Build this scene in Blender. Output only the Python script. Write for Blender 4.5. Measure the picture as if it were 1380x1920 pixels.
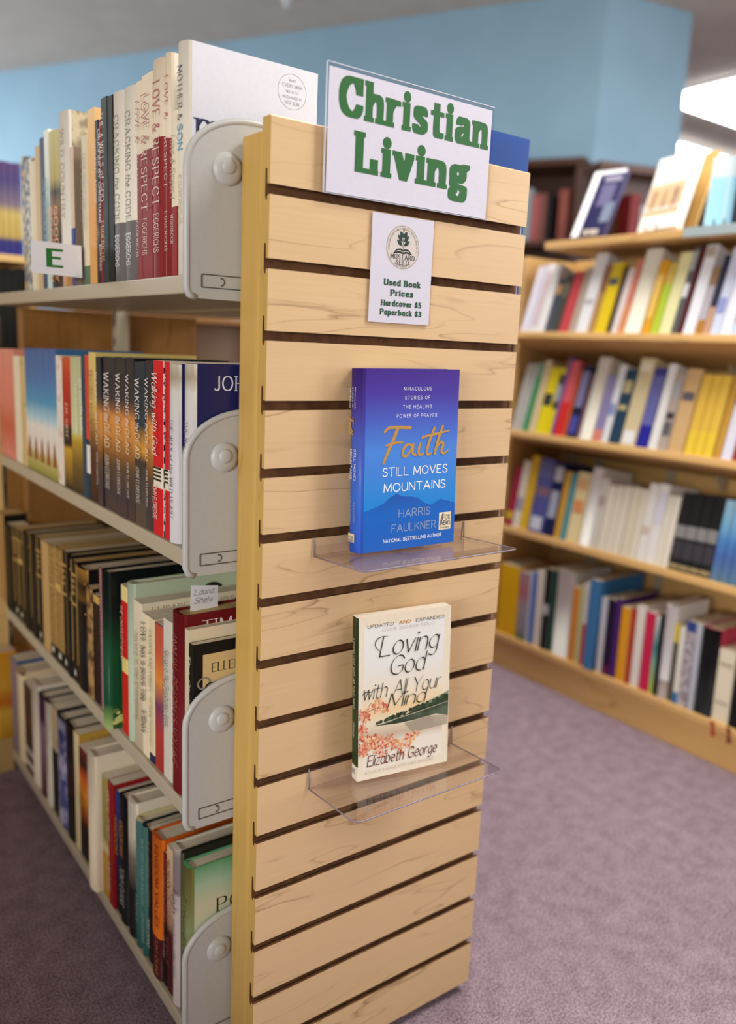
import bpy, bmesh, math, random
from mathutils import Vector, Matrix
random.seed(7)
S = bpy.context.scene
for o in list(bpy.data.objects): bpy.data.objects.remove(o)
COL = S.collection

# ------------------------------------------------------------------ camera, world, lights, exposure
FPX = 1566.82
YAW, PIT, ROL = 0.637788, 0.194271, 0.044999
CAM = Vector((-0.458959, -0.819153, 0.999486))
_f = Vector((math.sin(YAW)*math.cos(PIT), math.cos(YAW)*math.cos(PIT), -math.sin(PIT)))
_r = Vector((math.cos(YAW), -math.sin(YAW), 0)); _u = _r.cross(_f)
CR = math.cos(ROL)*_r + math.sin(ROL)*_u
CU = -math.sin(ROL)*_r + math.cos(ROL)*_u
CF = _f
cam = bpy.data.objects.new('camera', bpy.data.cameras.new('camera')); COL.objects.link(cam)
M = Matrix((CR, CU, -CF)).transposed().to_4x4(); M.translation = CAM
cam.matrix_world = M
cam.data.sensor_fit = 'VERTICAL'; cam.data.sensor_height = 24
cam.data.lens = FPX/1920*24
cam.data.clip_start = 0.02
cam.data.dof.use_dof = True; cam.data.dof.focus_distance = 1.02; cam.data.dof.aperture_fstop = 1.45
S.camera = cam
w = bpy.data.worlds.new('world'); S.world = w; w.use_nodes = True
w.node_tree.nodes['Background'].inputs[0].default_value = (1, .93, .85, 1)
w.node_tree.nodes['Background'].inputs[1].default_value = 0.11
S.view_settings.view_transform = 'Standard'; S.view_settings.look = 'None'
S.view_settings.gamma = 1; S.view_settings.exposure = 0.24
S.cycles.use_denoising = True
S.cycles.max_bounces = 10; S.cycles.transparent_max_bounces = 16
S.cycles.sample_clamp_indirect = 6

def area(name, loc, sx, sy, power, color=(1, .985, .96), target=None, spread=180):
    l = bpy.data.lights.new(name, 'AREA'); l.shape = 'RECTANGLE'; l.size = sx; l.size_y = sy
    l.energy = power; l.color = color; l.spread = math.radians(spread)
    o = bpy.data.objects.new(name, l); COL.objects.link(o); o.location = loc
    if target:
        o.rotation_euler = (Vector(target)-Vector(loc)).to_track_quat('-Z', 'Y').to_euler()
    return o
HC = 2.7
# ceiling lamps: some under the troffers below, others added out of view to light the room: x, y, power
LAMPS = [(1.25, -.72, 44), (2.6, -1.3, 18), (0.95, 0.8, 28), (4.6, 0.0, 22), (5.1, 2.5, 75), (5.9, 3.7, 75), (2.2, 5.4, 34), (-0.8, 5.4, 30), (-1.6, 1.7, 2)]
for i, (x, y, p) in enumerate(LAMPS):
    area('ceiling_lamp', (x, y, HC-.03), 1.15, .55, p)
# added key light from the right, with no window built there
area('added_right_key', (3.4, -1.5, 1.5), 1.4, 1.7, 84, (.95, .97, 1), (0.2, 0.2, .9))
# added lamp without a window, washes the blue wall from the left
area('added_wall_wash', (-1.9, 5.6, 1.3), 2.2, 1.6, 88, (.93, .97, 1), (1.0, 5.6, 1.9))
# added low fill for brackets and spines along the left aisle
area('added_left_fill', (-3.0, -1.7, 1.28), 1.6, .55, 72, (1, .98, .95), (0, .3, .8))

# ------------------------------------------------------------------ helpers
def ray(px, py): return CF + CR*((px-690)/FPX) - CU*((py-960)/FPX)
def at(px, py, ax, val):
    d = ray(px, py); i = 'xyz'.index(ax); return CAM + d*((val-CAM[i])/d[i])
def proj(p):
    d = Vector(p)-CAM; z = d.dot(CF); return 690+FPX*d.dot(CR)/z, 960-FPX*d.dot(CU)/z
def lin(h):
    h = h.lstrip('#'); v = [int(h[i:i+2], 16)/255 for i in (0, 2, 4)]
    return tuple((c/12.92 if c <= .04045 else ((c+.055)/1.055)**2.4) for c in v)+(1,)
MATS = {}
def base(name, rough=.5, spec=.4):
    m = bpy.data.materials.new(name); m.use_nodes = True
    b = m.node_tree.nodes['Principled BSDF']; b.inputs['Roughness'].default_value = rough
    b.inputs['Specular IOR Level'].default_value = spec
    return m, m.node_tree, b
def N(nt, t, **kw):
    n = nt.nodes.new(t)
    for k, v in kw.items(): setattr(n, k, v)
    return n
def paint(h, rough=.45, metal=0, spec=.4):
    k = ('p', h, rough, metal, spec)
    if k not in MATS:
        m, nt, b = base('paint_'+h.strip('#'), rough, spec); b.inputs['Metallic'].default_value = metal
        # faint mottling so a colour is never perfectly flat
        no = N(nt, 'ShaderNodeTexNoise'); no.inputs['Scale'].default_value = 35
        mx = N(nt, 'ShaderNodeMix', data_type='RGBA', blend_type='MULTIPLY')
        cr = N(nt, 'ShaderNodeValToRGB'); cr.color_ramp.elements[0].color = (.965, .965, .965, 1); cr.color_ramp.elements[0].position = .3
        cr.color_ramp.elements[1].position = .6
        nt.links.new(no.outputs[0], cr.inputs[0]); mx.inputs[0].default_value = 1
        mx.inputs[6].default_value = lin(h); nt.links.new(cr.outputs[0], mx.inputs[7])
        nt.links.new(mx.outputs[2], b.inputs['Base Color'])
        MATS[k] = m
    return MATS[k]
def ramp(stops, rough=.4, axis=2, noise=0.0, nscale=9):
    """printed artwork that runs through colours along the object's own height (or another axis)"""
    k = ('r', str(stops), rough, axis, noise, nscale)
    if k not in MATS:
        m, nt, b = base('print_%d' % len(MATS), rough+.08, .25)
        tc = N(nt, 'ShaderNodeTexCoord'); sp = N(nt, 'ShaderNodeSeparateXYZ')
        nt.links.new(tc.outputs['Generated'], sp.inputs[0])
        src = sp.outputs[axis]
        if noise:
            no = N(nt, 'ShaderNodeTexNoise'); no.inputs['Scale'].default_value = nscale; no.inputs['Detail'].default_value = 5
            nt.links.new(tc.outputs['Generated'], no.inputs['Vector'])
            a = N(nt, 'ShaderNodeMath', operation='MULTIPLY_ADD'); a.inputs[1].default_value = noise; a.inputs[2].default_value = -noise/2
            nt.links.new(no.outputs[0], a.inputs[0])
            s = N(nt, 'ShaderNodeMath', operation='ADD'); nt.links.new(a.outputs[0], s.inputs[0]); nt.links.new(src, s.inputs[1]); src = s.outputs[0]
        cr = N(nt, 'ShaderNodeValToRGB'); e = cr.color_ramp.elements
        while len(e) < len(stops): e.new(.5)
        for i, (p, h) in enumerate(stops): e[i].position = p; e[i].color = lin(h)
        nt.links.new(src, cr.inputs[0]); nt.links.new(cr.outputs[0], b.inputs['Base Color'])
        MATS[k] = m
    return MATS[k]
def mottle(h1, h2, scale=60, rough=.45, lo=.42, hi=.58):
    k = ('m', h1, h2, scale, rough, lo, hi)
    if k not in MATS:
        m, nt, b = base('mottled_%d' % len(MATS), rough)
        tc = N(nt, 'ShaderNodeTexCoord'); no = N(nt, 'ShaderNodeTexNoise'); no.inputs['Scale'].default_value = scale; no.inputs['Detail'].default_value = 3
        nt.links.new(tc.outputs['Object'], no.inputs['Vector'])
        cr = N(nt, 'ShaderNodeValToRGB'); e = cr.color_ramp.elements
        e[0].position = lo; e[0].color = lin(h1); e[1].position = hi; e[1].color = lin(h2)
        nt.links.new(no.outputs[0], cr.inputs[0]); nt.links.new(cr.outputs[0], b.inputs['Base Color'])
        MATS[k] = m
    return MATS[k]
def pages_mat(h='#e8dcc0'):
    k = ('pg', h)
    if k not in MATS:
        m, nt, b = base('pages_'+h.strip('#'), .8, .2)
        tc = N(nt, 'ShaderNodeTexCoord'); mp = N(nt, 'ShaderNodeMapping'); mp.inputs['Scale'].default_value = (3, 1400, 3)
        no = N(nt, 'ShaderNodeTexNoise'); no.inputs['Scale'].default_value = 1
        nt.links.new(tc.outputs['Object'], mp.inputs[0]); nt.links.new(mp.outputs[0], no.inputs['Vector'])
        cr = N(nt, 'ShaderNodeValToRGB'); e = cr.color_ramp.elements; c = lin(h)
        e[0].position = .3; e[0].color = tuple(x*.72 for x in c[:3])+(1,); e[1].position = .65; e[1].color = c
        nt.links.new(no.outputs[0], cr.inputs[0]); nt.links.new(cr.outputs[0], b.inputs['Base Color'])
        MATS[k] = m
    return MATS[k]
def wood(name, c0, c1, line, xs=1.6, zs=13, rings=9, width=.06, rough=.42, axis='x'):
    """maple laminate: broad colour drift, fine fibres and thin brown cathedral lines"""
    m, nt, b = base(name, rough)
    tc = N(nt, 'ShaderNodeTexCoord'); mp = N(nt, 'ShaderNodeMapping')
    mp.inputs['Scale'].default_value = {'x': (xs, zs*.6, zs), 'y': (zs*.6, xs, zs), 'z': (zs, zs, xs)}[axis]
    nt.links.new(tc.outputs['Object'], mp.inputs[0])
    n1 = N(nt, 'ShaderNodeTexNoise'); n1.inputs['Scale'].default_value = 1; n1.inputs['Detail'].default_value = 3.5; n1.inputs['Roughness'].default_value = .45
    n1.inputs['Distortion'].default_value = .25
    nt.links.new(mp.outputs[0], n1.inputs['Vector'])
    mu = N(nt, 'ShaderNodeMath', operation='MULTIPLY'); mu.inputs[1].default_value = rings; nt.links.new(n1.outputs[0], mu.inputs[0])
    fr = N(nt, 'ShaderNodeMath', operation='FRACT'); nt.links.new(mu.outputs[0], fr.inputs[0])
    cr = N(nt, 'ShaderNodeValToRGB'); e = cr.color_ramp.elements
    e[0].position = 0; e[0].color = (1, 1, 1, 1); e[1].position = width; e[1].color = (0, 0, 0, 1)
    e.new(.9).color = (0, 0, 0, 1); e.new(1).color = (.45, .45, .45, 1)
    nt.links.new(fr.outputs[0], cr.inputs[0])
    n2 = N(nt, 'ShaderNodeTexNoise'); n2.inputs['Scale'].default_value = 2.2; n2.inputs['Detail'].default_value = 2; nt.links.new(mp.outputs[0], n2.inputs['Vector'])
    r2 = N(nt, 'ShaderNodeValToRGB'); r2.color_ramp.elements[0].position = .42; r2.color_ramp.elements[1].position = .62
    nt.links.new(n2.outputs[0], r2.inputs[0])
    am = N(nt, 'ShaderNodeMath', operation='MULTIPLY'); nt.links.new(cr.outputs[0], am.inputs[0]); nt.links.new(r2.outputs[0], am.inputs[1])
    mp2 = N(nt, 'ShaderNodeMapping'); mp2.inputs['Scale'].default_value = {'x': (8, 90, 260), 'y': (90, 8, 260), 'z': (260, 260, 8)}[axis]
    nt.links.new(tc.outputs['Object'], mp2.inputs[0])
    n3 = N(nt, 'ShaderNodeTexNoise'); n3.inputs['Scale'].default_value = 1; n3.inputs['Detail'].default_value = 2; nt.links.new(mp2.outputs[0], n3.inputs['Vector'])
    m1 = N(nt, 'ShaderNodeMix', data_type='RGBA'); m1.inputs[6].default_value = lin(c0); m1.inputs[7].default_value = lin(c1)
    r3 = N(nt, 'ShaderNodeMath', operation='MULTIPLY_ADD'); r3.inputs[1].default_value = .6; nt.links.new(n3.outputs[0], r3.inputs[0])
    nn = N(nt, 'ShaderNodeMath', operation='MULTIPLY_ADD'); nn.inputs[1].default_value = .8; nn.inputs[2].default_value = -.2
    nt.links.new(n1.outputs[0], nn.inputs[0]); nt.links.new(nn.outputs[0], r3.inputs[2])
    nt.links.new(r3.outputs[0], m1.inputs[0])
    m2 = N(nt, 'ShaderNodeMix', data_type='RGBA'); nt.links.new(m1.outputs[2], m2.inputs[6]); m2.inputs[7].default_value = lin(line)
    al = N(nt, 'ShaderNodeMath', operation='MULTIPLY'); al.inputs[1].default_value = .95; nt.links.new(am.outputs[0], al.inputs[0]); nt.links.new(al.outputs[0], m2.inputs[0])
    nt.links.new(m2.outputs[2], b.inputs['Base Color'])
    return m
def carpet_mat():
    m, nt, b = base('mauve_carpet', .95, .1)
    tc = N(nt, 'ShaderNodeTexCoord'); n1 = N(nt, 'ShaderNodeTexNoise'); n1.inputs['Scale'].default_value = 300; n1.inputs['Detail'].default_value = 6; n1.inputs['Roughness'].default_value = .78
    nt.links.new(tc.outputs['Object'], n1.inputs['Vector'])
    n2 = N(nt, 'ShaderNodeTexNoise'); n2.inputs['Scale'].default_value = 28; n2.inputs['Detail'].default_value = 3; nt.links.new(tc.outputs['Object'], n2.inputs['Vector'])
    ad = N(nt, 'ShaderNodeMath', operation='MULTIPLY_ADD'); ad.inputs[1].default_value = .12; nt.links.new(n2.outputs[0], ad.inputs[0]); nt.links.new(n1.outputs[0], ad.inputs[2])
    cr = N(nt, 'ShaderNodeValToRGB'); e = cr.color_ramp.elements
    e[0].position = .45; e[0].color = lin('#54444d'); e[1].position = .67; e[1].color = lin('#c4afb9'); e.new(.56).color = lin('#937e89')
    nt.links.new(ad.outputs[0], cr.inputs[0]); nt.links.new(cr.outputs[0], b.inputs['Base Color'])
    bp = N(nt, 'ShaderNodeBump'); bp.inputs['Strength'].default_value = .6; bp.inputs['Distance'].default_value = .003
    nt.links.new(n1.outputs[0], bp.inputs['Height']); nt.links.new(bp.outputs[0], b.inputs['Normal'])
    return m
def acrylic(name, tint=(.97, .96, .98), gloss=.06):
    m = bpy.data.materials.new(name); m.use_nodes = True; nt = m.node_tree; nt.nodes.clear()
    out = N(nt, 'ShaderNodeOutputMaterial'); tr = N(nt, 'ShaderNodeBsdfTransparent'); gl = N(nt, 'ShaderNodeBsdfGlossy'); mx = N(nt, 'ShaderNodeMixShader'); fr = N(nt, 'ShaderNodeLayerWeight'); fr.inputs[0].default_value = .5; pw = N(nt, 'ShaderNodeMath', operation='POWER'); pw.inputs[1].default_value = 3.2; ma = N(nt, 'ShaderNodeMath', operation='MULTIPLY_ADD'); ma.inputs[1].default_value = .55; ma.inputs[2].default_value = .025
    tr.inputs[0].default_value = tint+(1,); gl.inputs['Roughness'].default_value = .03; nt.links.new(fr.outputs['Facing'], pw.inputs[0]); nt.links.new(pw.outputs[0], ma.inputs[0])
    nt.links.new(ma.outputs[0], mx.inputs[0]); nt.links.new(tr.outputs[0], mx.inputs[1]); nt.links.new(gl.outputs[0], mx.inputs[2]); nt.links.new(mx.outputs[0], out.inputs[0])
    return m
def emit(name, col, s):
    m, nt, b = base(name); b.inputs['Emission Color'].default_value = col+(1,); b.inputs['Emission Strength'].default_value = s
    return m

class B:
    """collects faces with materials and links them as one mesh object"""
    def __init__(self): self.bm = bmesh.new(); self.mats = []
    def mi(self, m):
        if m not in self.mats: self.mats.append(m)
        return self.mats.index(m)
    def poly(self, pts, m):
        f = self.bm.faces.new([self.bm.verts.new(p) for p in pts]); f.material_index = self.mi(m); return f
    def box(self, lo, hi, m, bev=0, T=None):
        x0, y0, z0 = lo; x1, y1, z1 = hi
        P = [Vector(p) for p in ((x0, y0, z0), (x1, y0, z0), (x1, y1, z0), (x0, y1, z0), (x0, y0, z1), (x1, y0, z1), (x1, y1, z1), (x0, y1, z1))]
        if T: P = [T @ p for p in P]
        v = [self.bm.verts.new(p) for p in P]; mi = self.mi(m); fs = []
        for q in ((3, 2, 1, 0), (4, 5, 6, 7), (0, 1, 5, 4), (1, 2, 6, 5), (2, 3, 7, 6), (3, 0, 4, 7)):
            f = self.bm.faces.new([v[i] for i in q]); f.material_index = mi; fs.append(f)
        if bev:
            es = list({e for f in fs for e in f.edges})
            bmesh.ops.bevel(self.bm, geom=es, offset=bev, segments=2, affect='EDGES', profile=.5, material=-1)
    def prism(self, pts, d, m, side=None, cap=None):
        """closed outline pts (3D, planar) extruded along vector d"""
        d = Vector(d); mi = self.mi(m); si = self.mi(side) if side else mi; ci = self.mi(cap) if cap else mi
        a = [self.bm.verts.new(p) for p in pts]; b = [self.bm.verts.new(Vector(p)+d) for p in pts]
        n = len(a); fs = []
        f = self.bm.faces.new(a[::-1]); f.material_index = ci; f = self.bm.faces.new(b); f.material_index = ci
        for i in range(n):
            f = self.bm.faces.new((a[i], a[(i+1) % n], b[(i+1) % n], b[i])); f.material_index = si
    def tube(self, pts, r, m, n=8):
        pts = [Vector(p) for p in pts]; rings = []; mi = self.mi(m)
        for i, p in enumerate(pts):
            t = (pts[min(i+1, len(pts)-1)]-pts[max(i-1, 0)]).normalized()
            a = t.orthogonal().normalized() if i == 0 else (aprev - t*aprev.dot(t)).normalized()
            aprev = a; b = t.cross(a); rr = r[i] if isinstance(r, (list, tuple)) else r
            rings.append([self.bm.verts.new(p+a*math.cos(2*math.pi*k/n)*rr+b*math.sin(2*math.pi*k/n)*rr) for k in range(n)])
        for A, C in zip(rings, rings[1:]):
            for k in range(n):
                f = self.bm.faces.new((A[k], A[(k+1) % n], C[(k+1) % n], C[k])); f.material_index = mi; f.smooth = True
        for R in (rings[0][::-1], rings[-1]):
            f = self.bm.faces.new(R); f.material_index = mi
    def dome(self, c, r, h, axis, m, n=20, k=6):
        """shallow spherical cap bulging along axis"""
        c = Vector(c); ax = Vector(axis); a = ax.orthogonal().normalized(); b = ax.cross(a); mi = self.mi(m); prev = None
        for j in range(k+1):
            t = j/k*math.pi/2; rr = r*math.cos(t); hh = h*math.sin(t)
            ring = [self.bm.verts.new(c+ax*hh+(a*math.cos(2*math.pi*i/n)+b*math.sin(2*math.pi*i/n))*rr) for i in range(n)] if j < k else [self.bm.verts.new(c+ax*h)]
            if prev:
                for i in range(n):
                    f = self.bm.faces.new((prev[i], prev[(i+1) % n], ring[(i+1) % n], ring[i]) if j < k else (prev[i], prev[(i+1) % n], ring[0]))
                    f.material_index = mi; f.smooth = True
            prev = ring
    def build(self, name, parent=None, loc=None, rot=None):
        bmesh.ops.recalc_face_normals(self.bm, faces=[f for f in self.bm.faces if not f.tag]) if False else None
        me = bpy.data.meshes.new(name); self.bm.to_mesh(me); self.bm.free()
        for m in self.mats: me.materials.append(m)
        o = bpy.data.objects.new(name, me); COL.objects.link(o)
        if parent: o.parent = parent
        if loc is not None: o.location = loc
        if rot is not None: o.rotation_euler = rot
        return o
def thing(name, label, cat, loc=(0, 0, 0), rot=(0, 0, 0), group=None):
    o = bpy.data.objects.new(name, None); COL.objects.link(o); o.location = loc; o.rotation_euler = rot
    o.empty_display_size = .02
    return tag(o, label, cat, group)
def tag(o, label, cat, group=None):
    o['label'] = label; o['category'] = cat
    if group: o['group'] = group
    return o
def struct(o): o['kind'] = 'structure'; return o

# ------------------------------------------------------------------ lettering: a stroke alphabet drawn with a pen nib
GL = {
'A': (8, 'l0,0 4,10 8,0;l1.5,3.4 6.5,3.4'), 'B': (6.4, 'l0,0 0,10;c0,10 3.2,10 5,9.4 5.6,7.6 4.8,5.8 3,5.2 0,5.2;c0,5.2 3.4,5.2 5.6,4.6 6.4,2.7 5.6,.7 3.4,0 0,0'),
'C': (7.4, 'c7.4,7.6 6.2,9.4 4,10 1.3,8.6 0,5 1.3,1.4 4,0 6.2,.6 7.4,2.2'), 'D': (7.4, 'l0,0 0,10;c0,10 3,10 6,8.7 7.4,5 6,1.3 3,0 0,0'),
'E': (6, 'l6,10 0,10 0,0 6,0;l0,5.1 4.8,5.1'), 'F': (6, 'l6,10 0,10 0,0;l0,5.1 4.8,5.1'),
'G': (7.6, 'c7.4,7.8 6.2,9.4 4,10 1.3,8.6 0,5 1.3,1.4 4,0 6.4,.6 7.5,2;l4.4,4.4 7.5,4.4 7.5,1.6'), 'H': (7, 'l0,0 0,10;l7,0 7,10;l0,5.1 7,5.1'),
'I': (0, 'l0,0 0,10'), 'J': (3.6, 'c3.6,10 3.6,5 3.6,1.6 2.6,.2 1.2,.1 0,1.2'), 'K': (6.8, 'l0,0 0,10;l6.4,10 0,3.8;l2.4,6.1 6.8,0'),
'L': (5.6, 'l0,10 0,0 5.6,0'), 'M': (9, 'l0,0 .5,10 4.5,1.2 8.5,10 9,0'), 'N': (7, 'l0,0 0,10 7,0 7,10'), 'O': (8.4, 'o4.2,10 1.2,8.6 0,5 1.2,1.4 4.2,0 7.2,1.4 8.4,5 7.2,8.6'),
'P': (6.2, 'l0,0 0,10;c0,10 3.4,10 5.6,9.3 6.2,7.4 5.5,5.4 3.4,4.7 0,4.7'), 'Q': (8.4, 'o4.2,10 1.2,8.6 0,5 1.2,1.4 4.2,0 7.2,1.4 8.4,5 7.2,8.6;l5,2.4 8.2,-1'),
'R': (6.8, 'l0,0 0,10;c0,10 3.4,10 5.5,9.3 6.1,7.5 5.4,5.6 3.4,4.9 0,4.9;l3,4.9 6.8,0'), 'S': (5.8, 'c5.5,8.2 4.6,9.7 2.9,10 .9,9.2 .4,7.4 1.6,5.9 4.2,4.7 5.7,3.2 5.4,1.2 3,0 .9,.5 0,2'),
'T': (7, 'l0,10 7,10;l3.5,10 3.5,0'), 'U': (6.8, 'c0,10 0,6 0,3 1,.7 3.4,0 5.8,.7 6.8,3 6.8,6 6.8,10'), 'V': (7.6, 'l0,10 3.8,0 7.6,10'),
'W': (11, 'l0,10 2.8,0 5.5,10 8.2,0 11,10'), 'X': (7, 'l0,0 7,10;l0,10 7,0'), 'Y': (7.2, 'l0,10 3.6,5 7.2,10;l3.6,5 3.6,0'), 'Z': (6.4, 'l0,10 6.4,10 0,0 6.4,0'),
'a': (5, 'c5,5.2 3.7,6.7 2.3,6.7 .6,5.4 0,3.3 .6,1.3 2.2,.1 3.8,.6 5,2;l5,6.8 5,0'), 'b': (5.2, 'l0,10 0,0;c0,5 1.4,6.6 3,6.7 4.7,5.4 5.2,3.4 4.7,1.3 3,.1 1.4,.3 0,1.6'),
'c': (4.8, 'c4.8,5.4 3.7,6.6 2.5,6.7 .6,5.4 0,3.4 .6,1.4 2.5,.1 3.8,.3 4.8,1.5'), 'd': (5.2, 'l5.2,10 5.2,0;c5.2,5 3.8,6.6 2.2,6.7 .5,5.4 0,3.4 .5,1.3 2.2,.1 3.8,.3 5.2,1.6'),
'e': (5.1, 'l.2,3.7 5,3.7;c5,3.7 4.6,5.8 2.7,6.8 .7,5.6 0,3.4 .7,1.2 2.8,0 4.2,.4 5.1,1.5'), 'f': (3.8, 'c4.2,9.4 3.2,10 2.1,9.5 1.6,8 1.6,4 1.6,0;l0,6.6 3.6,6.6'),
'g': (5, 'c5,5.2 3.7,6.7 2.3,6.7 .6,5.4 0,3.5 .6,1.6 2.2,.4 3.8,.9 5,2.2;c5,6.8 5,3 5,-1 4.2,-2.8 2.4,-3.2 .6,-2.5'), 'h': (4.9, 'l0,10 0,0;c0,4.6 1.5,6.5 3.1,6.8 4.5,5.9 4.9,4.2 4.9,2 4.9,0'),
'i': (0, 'l0,6.8 0,0;d0,9.2'), 'j': (1, 'c1,6.8 1,2 1,-1.6 .2,-3 -1,-3;d1,9.2'), 'k': (5, 'l0,10 0,0;l4.5,6.8 0,2.5;l1.7,4.1 5,0'), 'l': (0, 'l0,10 0,0'),
'm': (8.2, 'l0,6.8 0,0;c0,4.8 1.2,6.5 2.6,6.8 3.8,6 4.1,4.2 4.1,2 4.1,0;c4.1,4.8 5.3,6.5 6.7,6.8 7.9,6 8.2,4.2 8.2,2 8.2,0'), 'n': (4.9, 'l0,6.8 0,0;c0,4.6 1.5,6.5 3.1,6.8 4.5,5.9 4.9,4.2 4.9,2 4.9,0'),
'o': (5.4, 'o2.7,6.8 .7,5.7 0,3.4 .7,1.1 2.7,0 4.7,1.1 5.4,3.4 4.7,5.7'), 'p': (5.2, 'l0,6.8 0,-3.2;c0,5 1.4,6.6 3,6.7 4.7,5.4 5.2,3.4 4.7,1.3 3,.1 1.4,.3 0,1.6'),
'q': (5.2, 'l5.2,6.8 5.2,-3.2;c5.2,5 3.8,6.6 2.2,6.7 .5,5.4 0,3.4 .5,1.3 2.2,.1 3.8,.3 5.2,1.6'), 'r': (3.4, 'l0,6.8 0,0;c0,4.4 1,6 2.2,6.7 3.4,6.5'),
's': (4.3, 'c4.1,5.5 3.3,6.6 2.1,6.8 .6,6.1 .5,4.8 2,3.7 3.9,2.7 4.2,1.2 2.2,0 .8,.2 0,1.3'), 't': (3.6, 'c1.4,9 1.4,5 1.4,1.8 1.8,.4 2.8,0 3.7,.4;l0,6.6 3.5,6.6'),
'u': (4.9, 'c0,6.8 0,4 .1,2.2 .7,.6 2,.1 3.6,.6 4.9,2.4;l4.9,6.8 4.9,0'), 'v': (5, 'l0,6.8 2.5,0 5,6.8'), 'w': (7.6, 'l0,6.8 2,0 3.8,6.8 5.6,0 7.6,6.8'), 'x': (5, 'l0,0 5,6.8;l0,6.8 5,0'),
'y': (5, 'l0,6.8 2.5,0;c5,6.8 3.6,3 2.2,-1 1,-3 -.4,-3'), 'z': (4.6, 'l0,6.8 4.6,6.8 0,0 4.6,0'),
'0': (5.6, 'o2.8,10 .7,8.4 0,5 .7,1.6 2.8,0 4.9,1.6 5.6,5 4.9,8.4'), '2': (5.4, 'c0,7.8 .9,9.6 2.7,10 4.8,9 5,7 3.4,4 0,0;l0,0 5.4,0'), '3': (5.2, 'c.2,8.6 1.4,9.9 2.8,10 4.6,9 4.6,6.6 2,5.4;c2,5.4 4.4,5 5.2,3 4.4,.8 2.6,0 1,.3 0,1.6'),
'4': (6, 'l4.4,0 4.4,10 0,3 6,3'), '5': (5.2, 'l4.8,10 .8,10 .4,5.6;c.4,5.6 2.4,6.4 4.4,5.6 5.2,3.2 4.4,.9 2.4,0 0,1.2'), '&': (8, 'c8,5 6.6,1.6 4,0 1.4,.2 0,2.2 1,4.4 3.4,6 4.6,7.8 3.6,9.8 2,9.4 1.6,7.6 3,5 8,0'),
'$': (5.4, 'c5.2,7.4 4.4,8.6 2.7,8.9 .9,8.2 .6,6.6 1.8,5.5 4,4.5 5.2,3.2 4.8,1.6 2.7,1 .9,1.4 0,2.6;l2.7,10.4 2.7,-.4'), "'": (0, 'l0,10 0,7.5'), '.': (0, 'd0,.3'), ',': (0, 'l.3,.4 -.4,-1.6'), '-': (3, 'l0,3.6 3,3.6'),
'*': (2, 'd1,5'),
# wide slab letters of the printed shop signs
'\x01': (7.2, 'c7.2,7.2 6.2,9.4 4,10 1.2,8.6 0,5 1.2,1.4 4,0 6.2,.6 7.4,2.6;l7.2,10 7.2,6.6'),
'\x04': (6, 'l0,10 0,0 5.8,0;l5.6,0 5.6,3'),
'\x02': (4.9, 'c.5,5.6 1.5,6.7 3,6.8 4.4,5.8 4.6,4 4.6,1.2 5.1,.1 6,0;c4.6,4 2.4,3.8 .5,3 .1,1.6 .9,.2 2.4,0 3.6,.6 4.6,1.8'),
'\x03': (5, 'o2.4,6.8 .6,6 .1,4.7 .6,3.4 2.4,2.6 4,3.4 4.6,4.7 4,6;c.9,3 .2,2 .9,1 3,.7 4.8,.3 5.1,-1.2 4.2,-2.8 2.4,-3.2 .4,-2.6 -.1,-1.3 .9,-.2;l4,6.2 5.8,7.2'),
}
def catmull(P, closed, k):
    out = []; n = len(P)
    for i in range(n if closed else n-1):
        a, b, c, d = (P[(i+j) % n] if closed else P[max(0, min(n-1, i+j))] for j in (-1, 0, 1, 2))
        for s in range(k):
            t = s/k
            out.append(tuple(.5*((2*b[q])+(-a[q]+c[q])*t+(2*a[q]-5*b[q]+4*c[q]-d[q])*t*t+(-a[q]+3*b[q]-3*c[q]+d[q])*t**3) for q in range(len(b))))
    out.append(out[0] if closed else P[-1]); return out
def hull(P):
    P = sorted(set((round(x, 5), round(y, 5)) for x, y in P))
    def half(Q):
        h = []
        for p in Q:
            while len(h) > 1 and (h[-1][0]-h[-2][0])*(p[1]-h[-2][1])-(h[-1][1]-h[-2][1])*(p[0]-h[-2][0]) <= 0: h.pop()
            h.append(p)
        return h
    a = half(P); b = half(P[::-1]); return a[:-1]+b[:-1]
def circ(r, n=8): return [(r*math.cos(2*math.pi*(i+.5)/n), r*math.sin(2*math.pi*(i+.5)/n)) for i in range(n)]
def rect(a, b, deg=0):
    c, s = math.cos(math.radians(deg)), math.sin(math.radians(deg))
    return [(x*c-y*s, x*s+y*c) for x, y in ((-a, -b), (a, -b), (a, b), (-a, b))]
STY = {  # nib, serif (half width, half thickness), shear, tracking, curve steps
 'sans': (circ(.6, 6), None, 0, 2.4, 2), 'bold': (circ(.85, 6), None, 0, 2.9, 2), 'wide': (circ(.55, 6), None, 0, 4.6, 2), 'thin': (circ(.32, 6), None, 0, 3, 2),
 'serif': (rect(.62, .24), (1.5, .24), 0, 3.2, 3), 'serifb': (rect(.95, .34), (1.9, .34), 0, 3.9, 3),
 'slab': (rect(1.55, .72), (2.15, .72), 0, 4.35, 4), 'ital': (rect(.72, .2, 42), None, .22, 2.3, 3), 'italb': (rect(.62, .16, 40), None, .22, 2.0, 3),
 'calli': (rect(.36, .07, 40), None, .22, 1.3, 4), 'hand': (circ(.3, 6), None, .3, 2, 3)}
GC = {}
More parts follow.
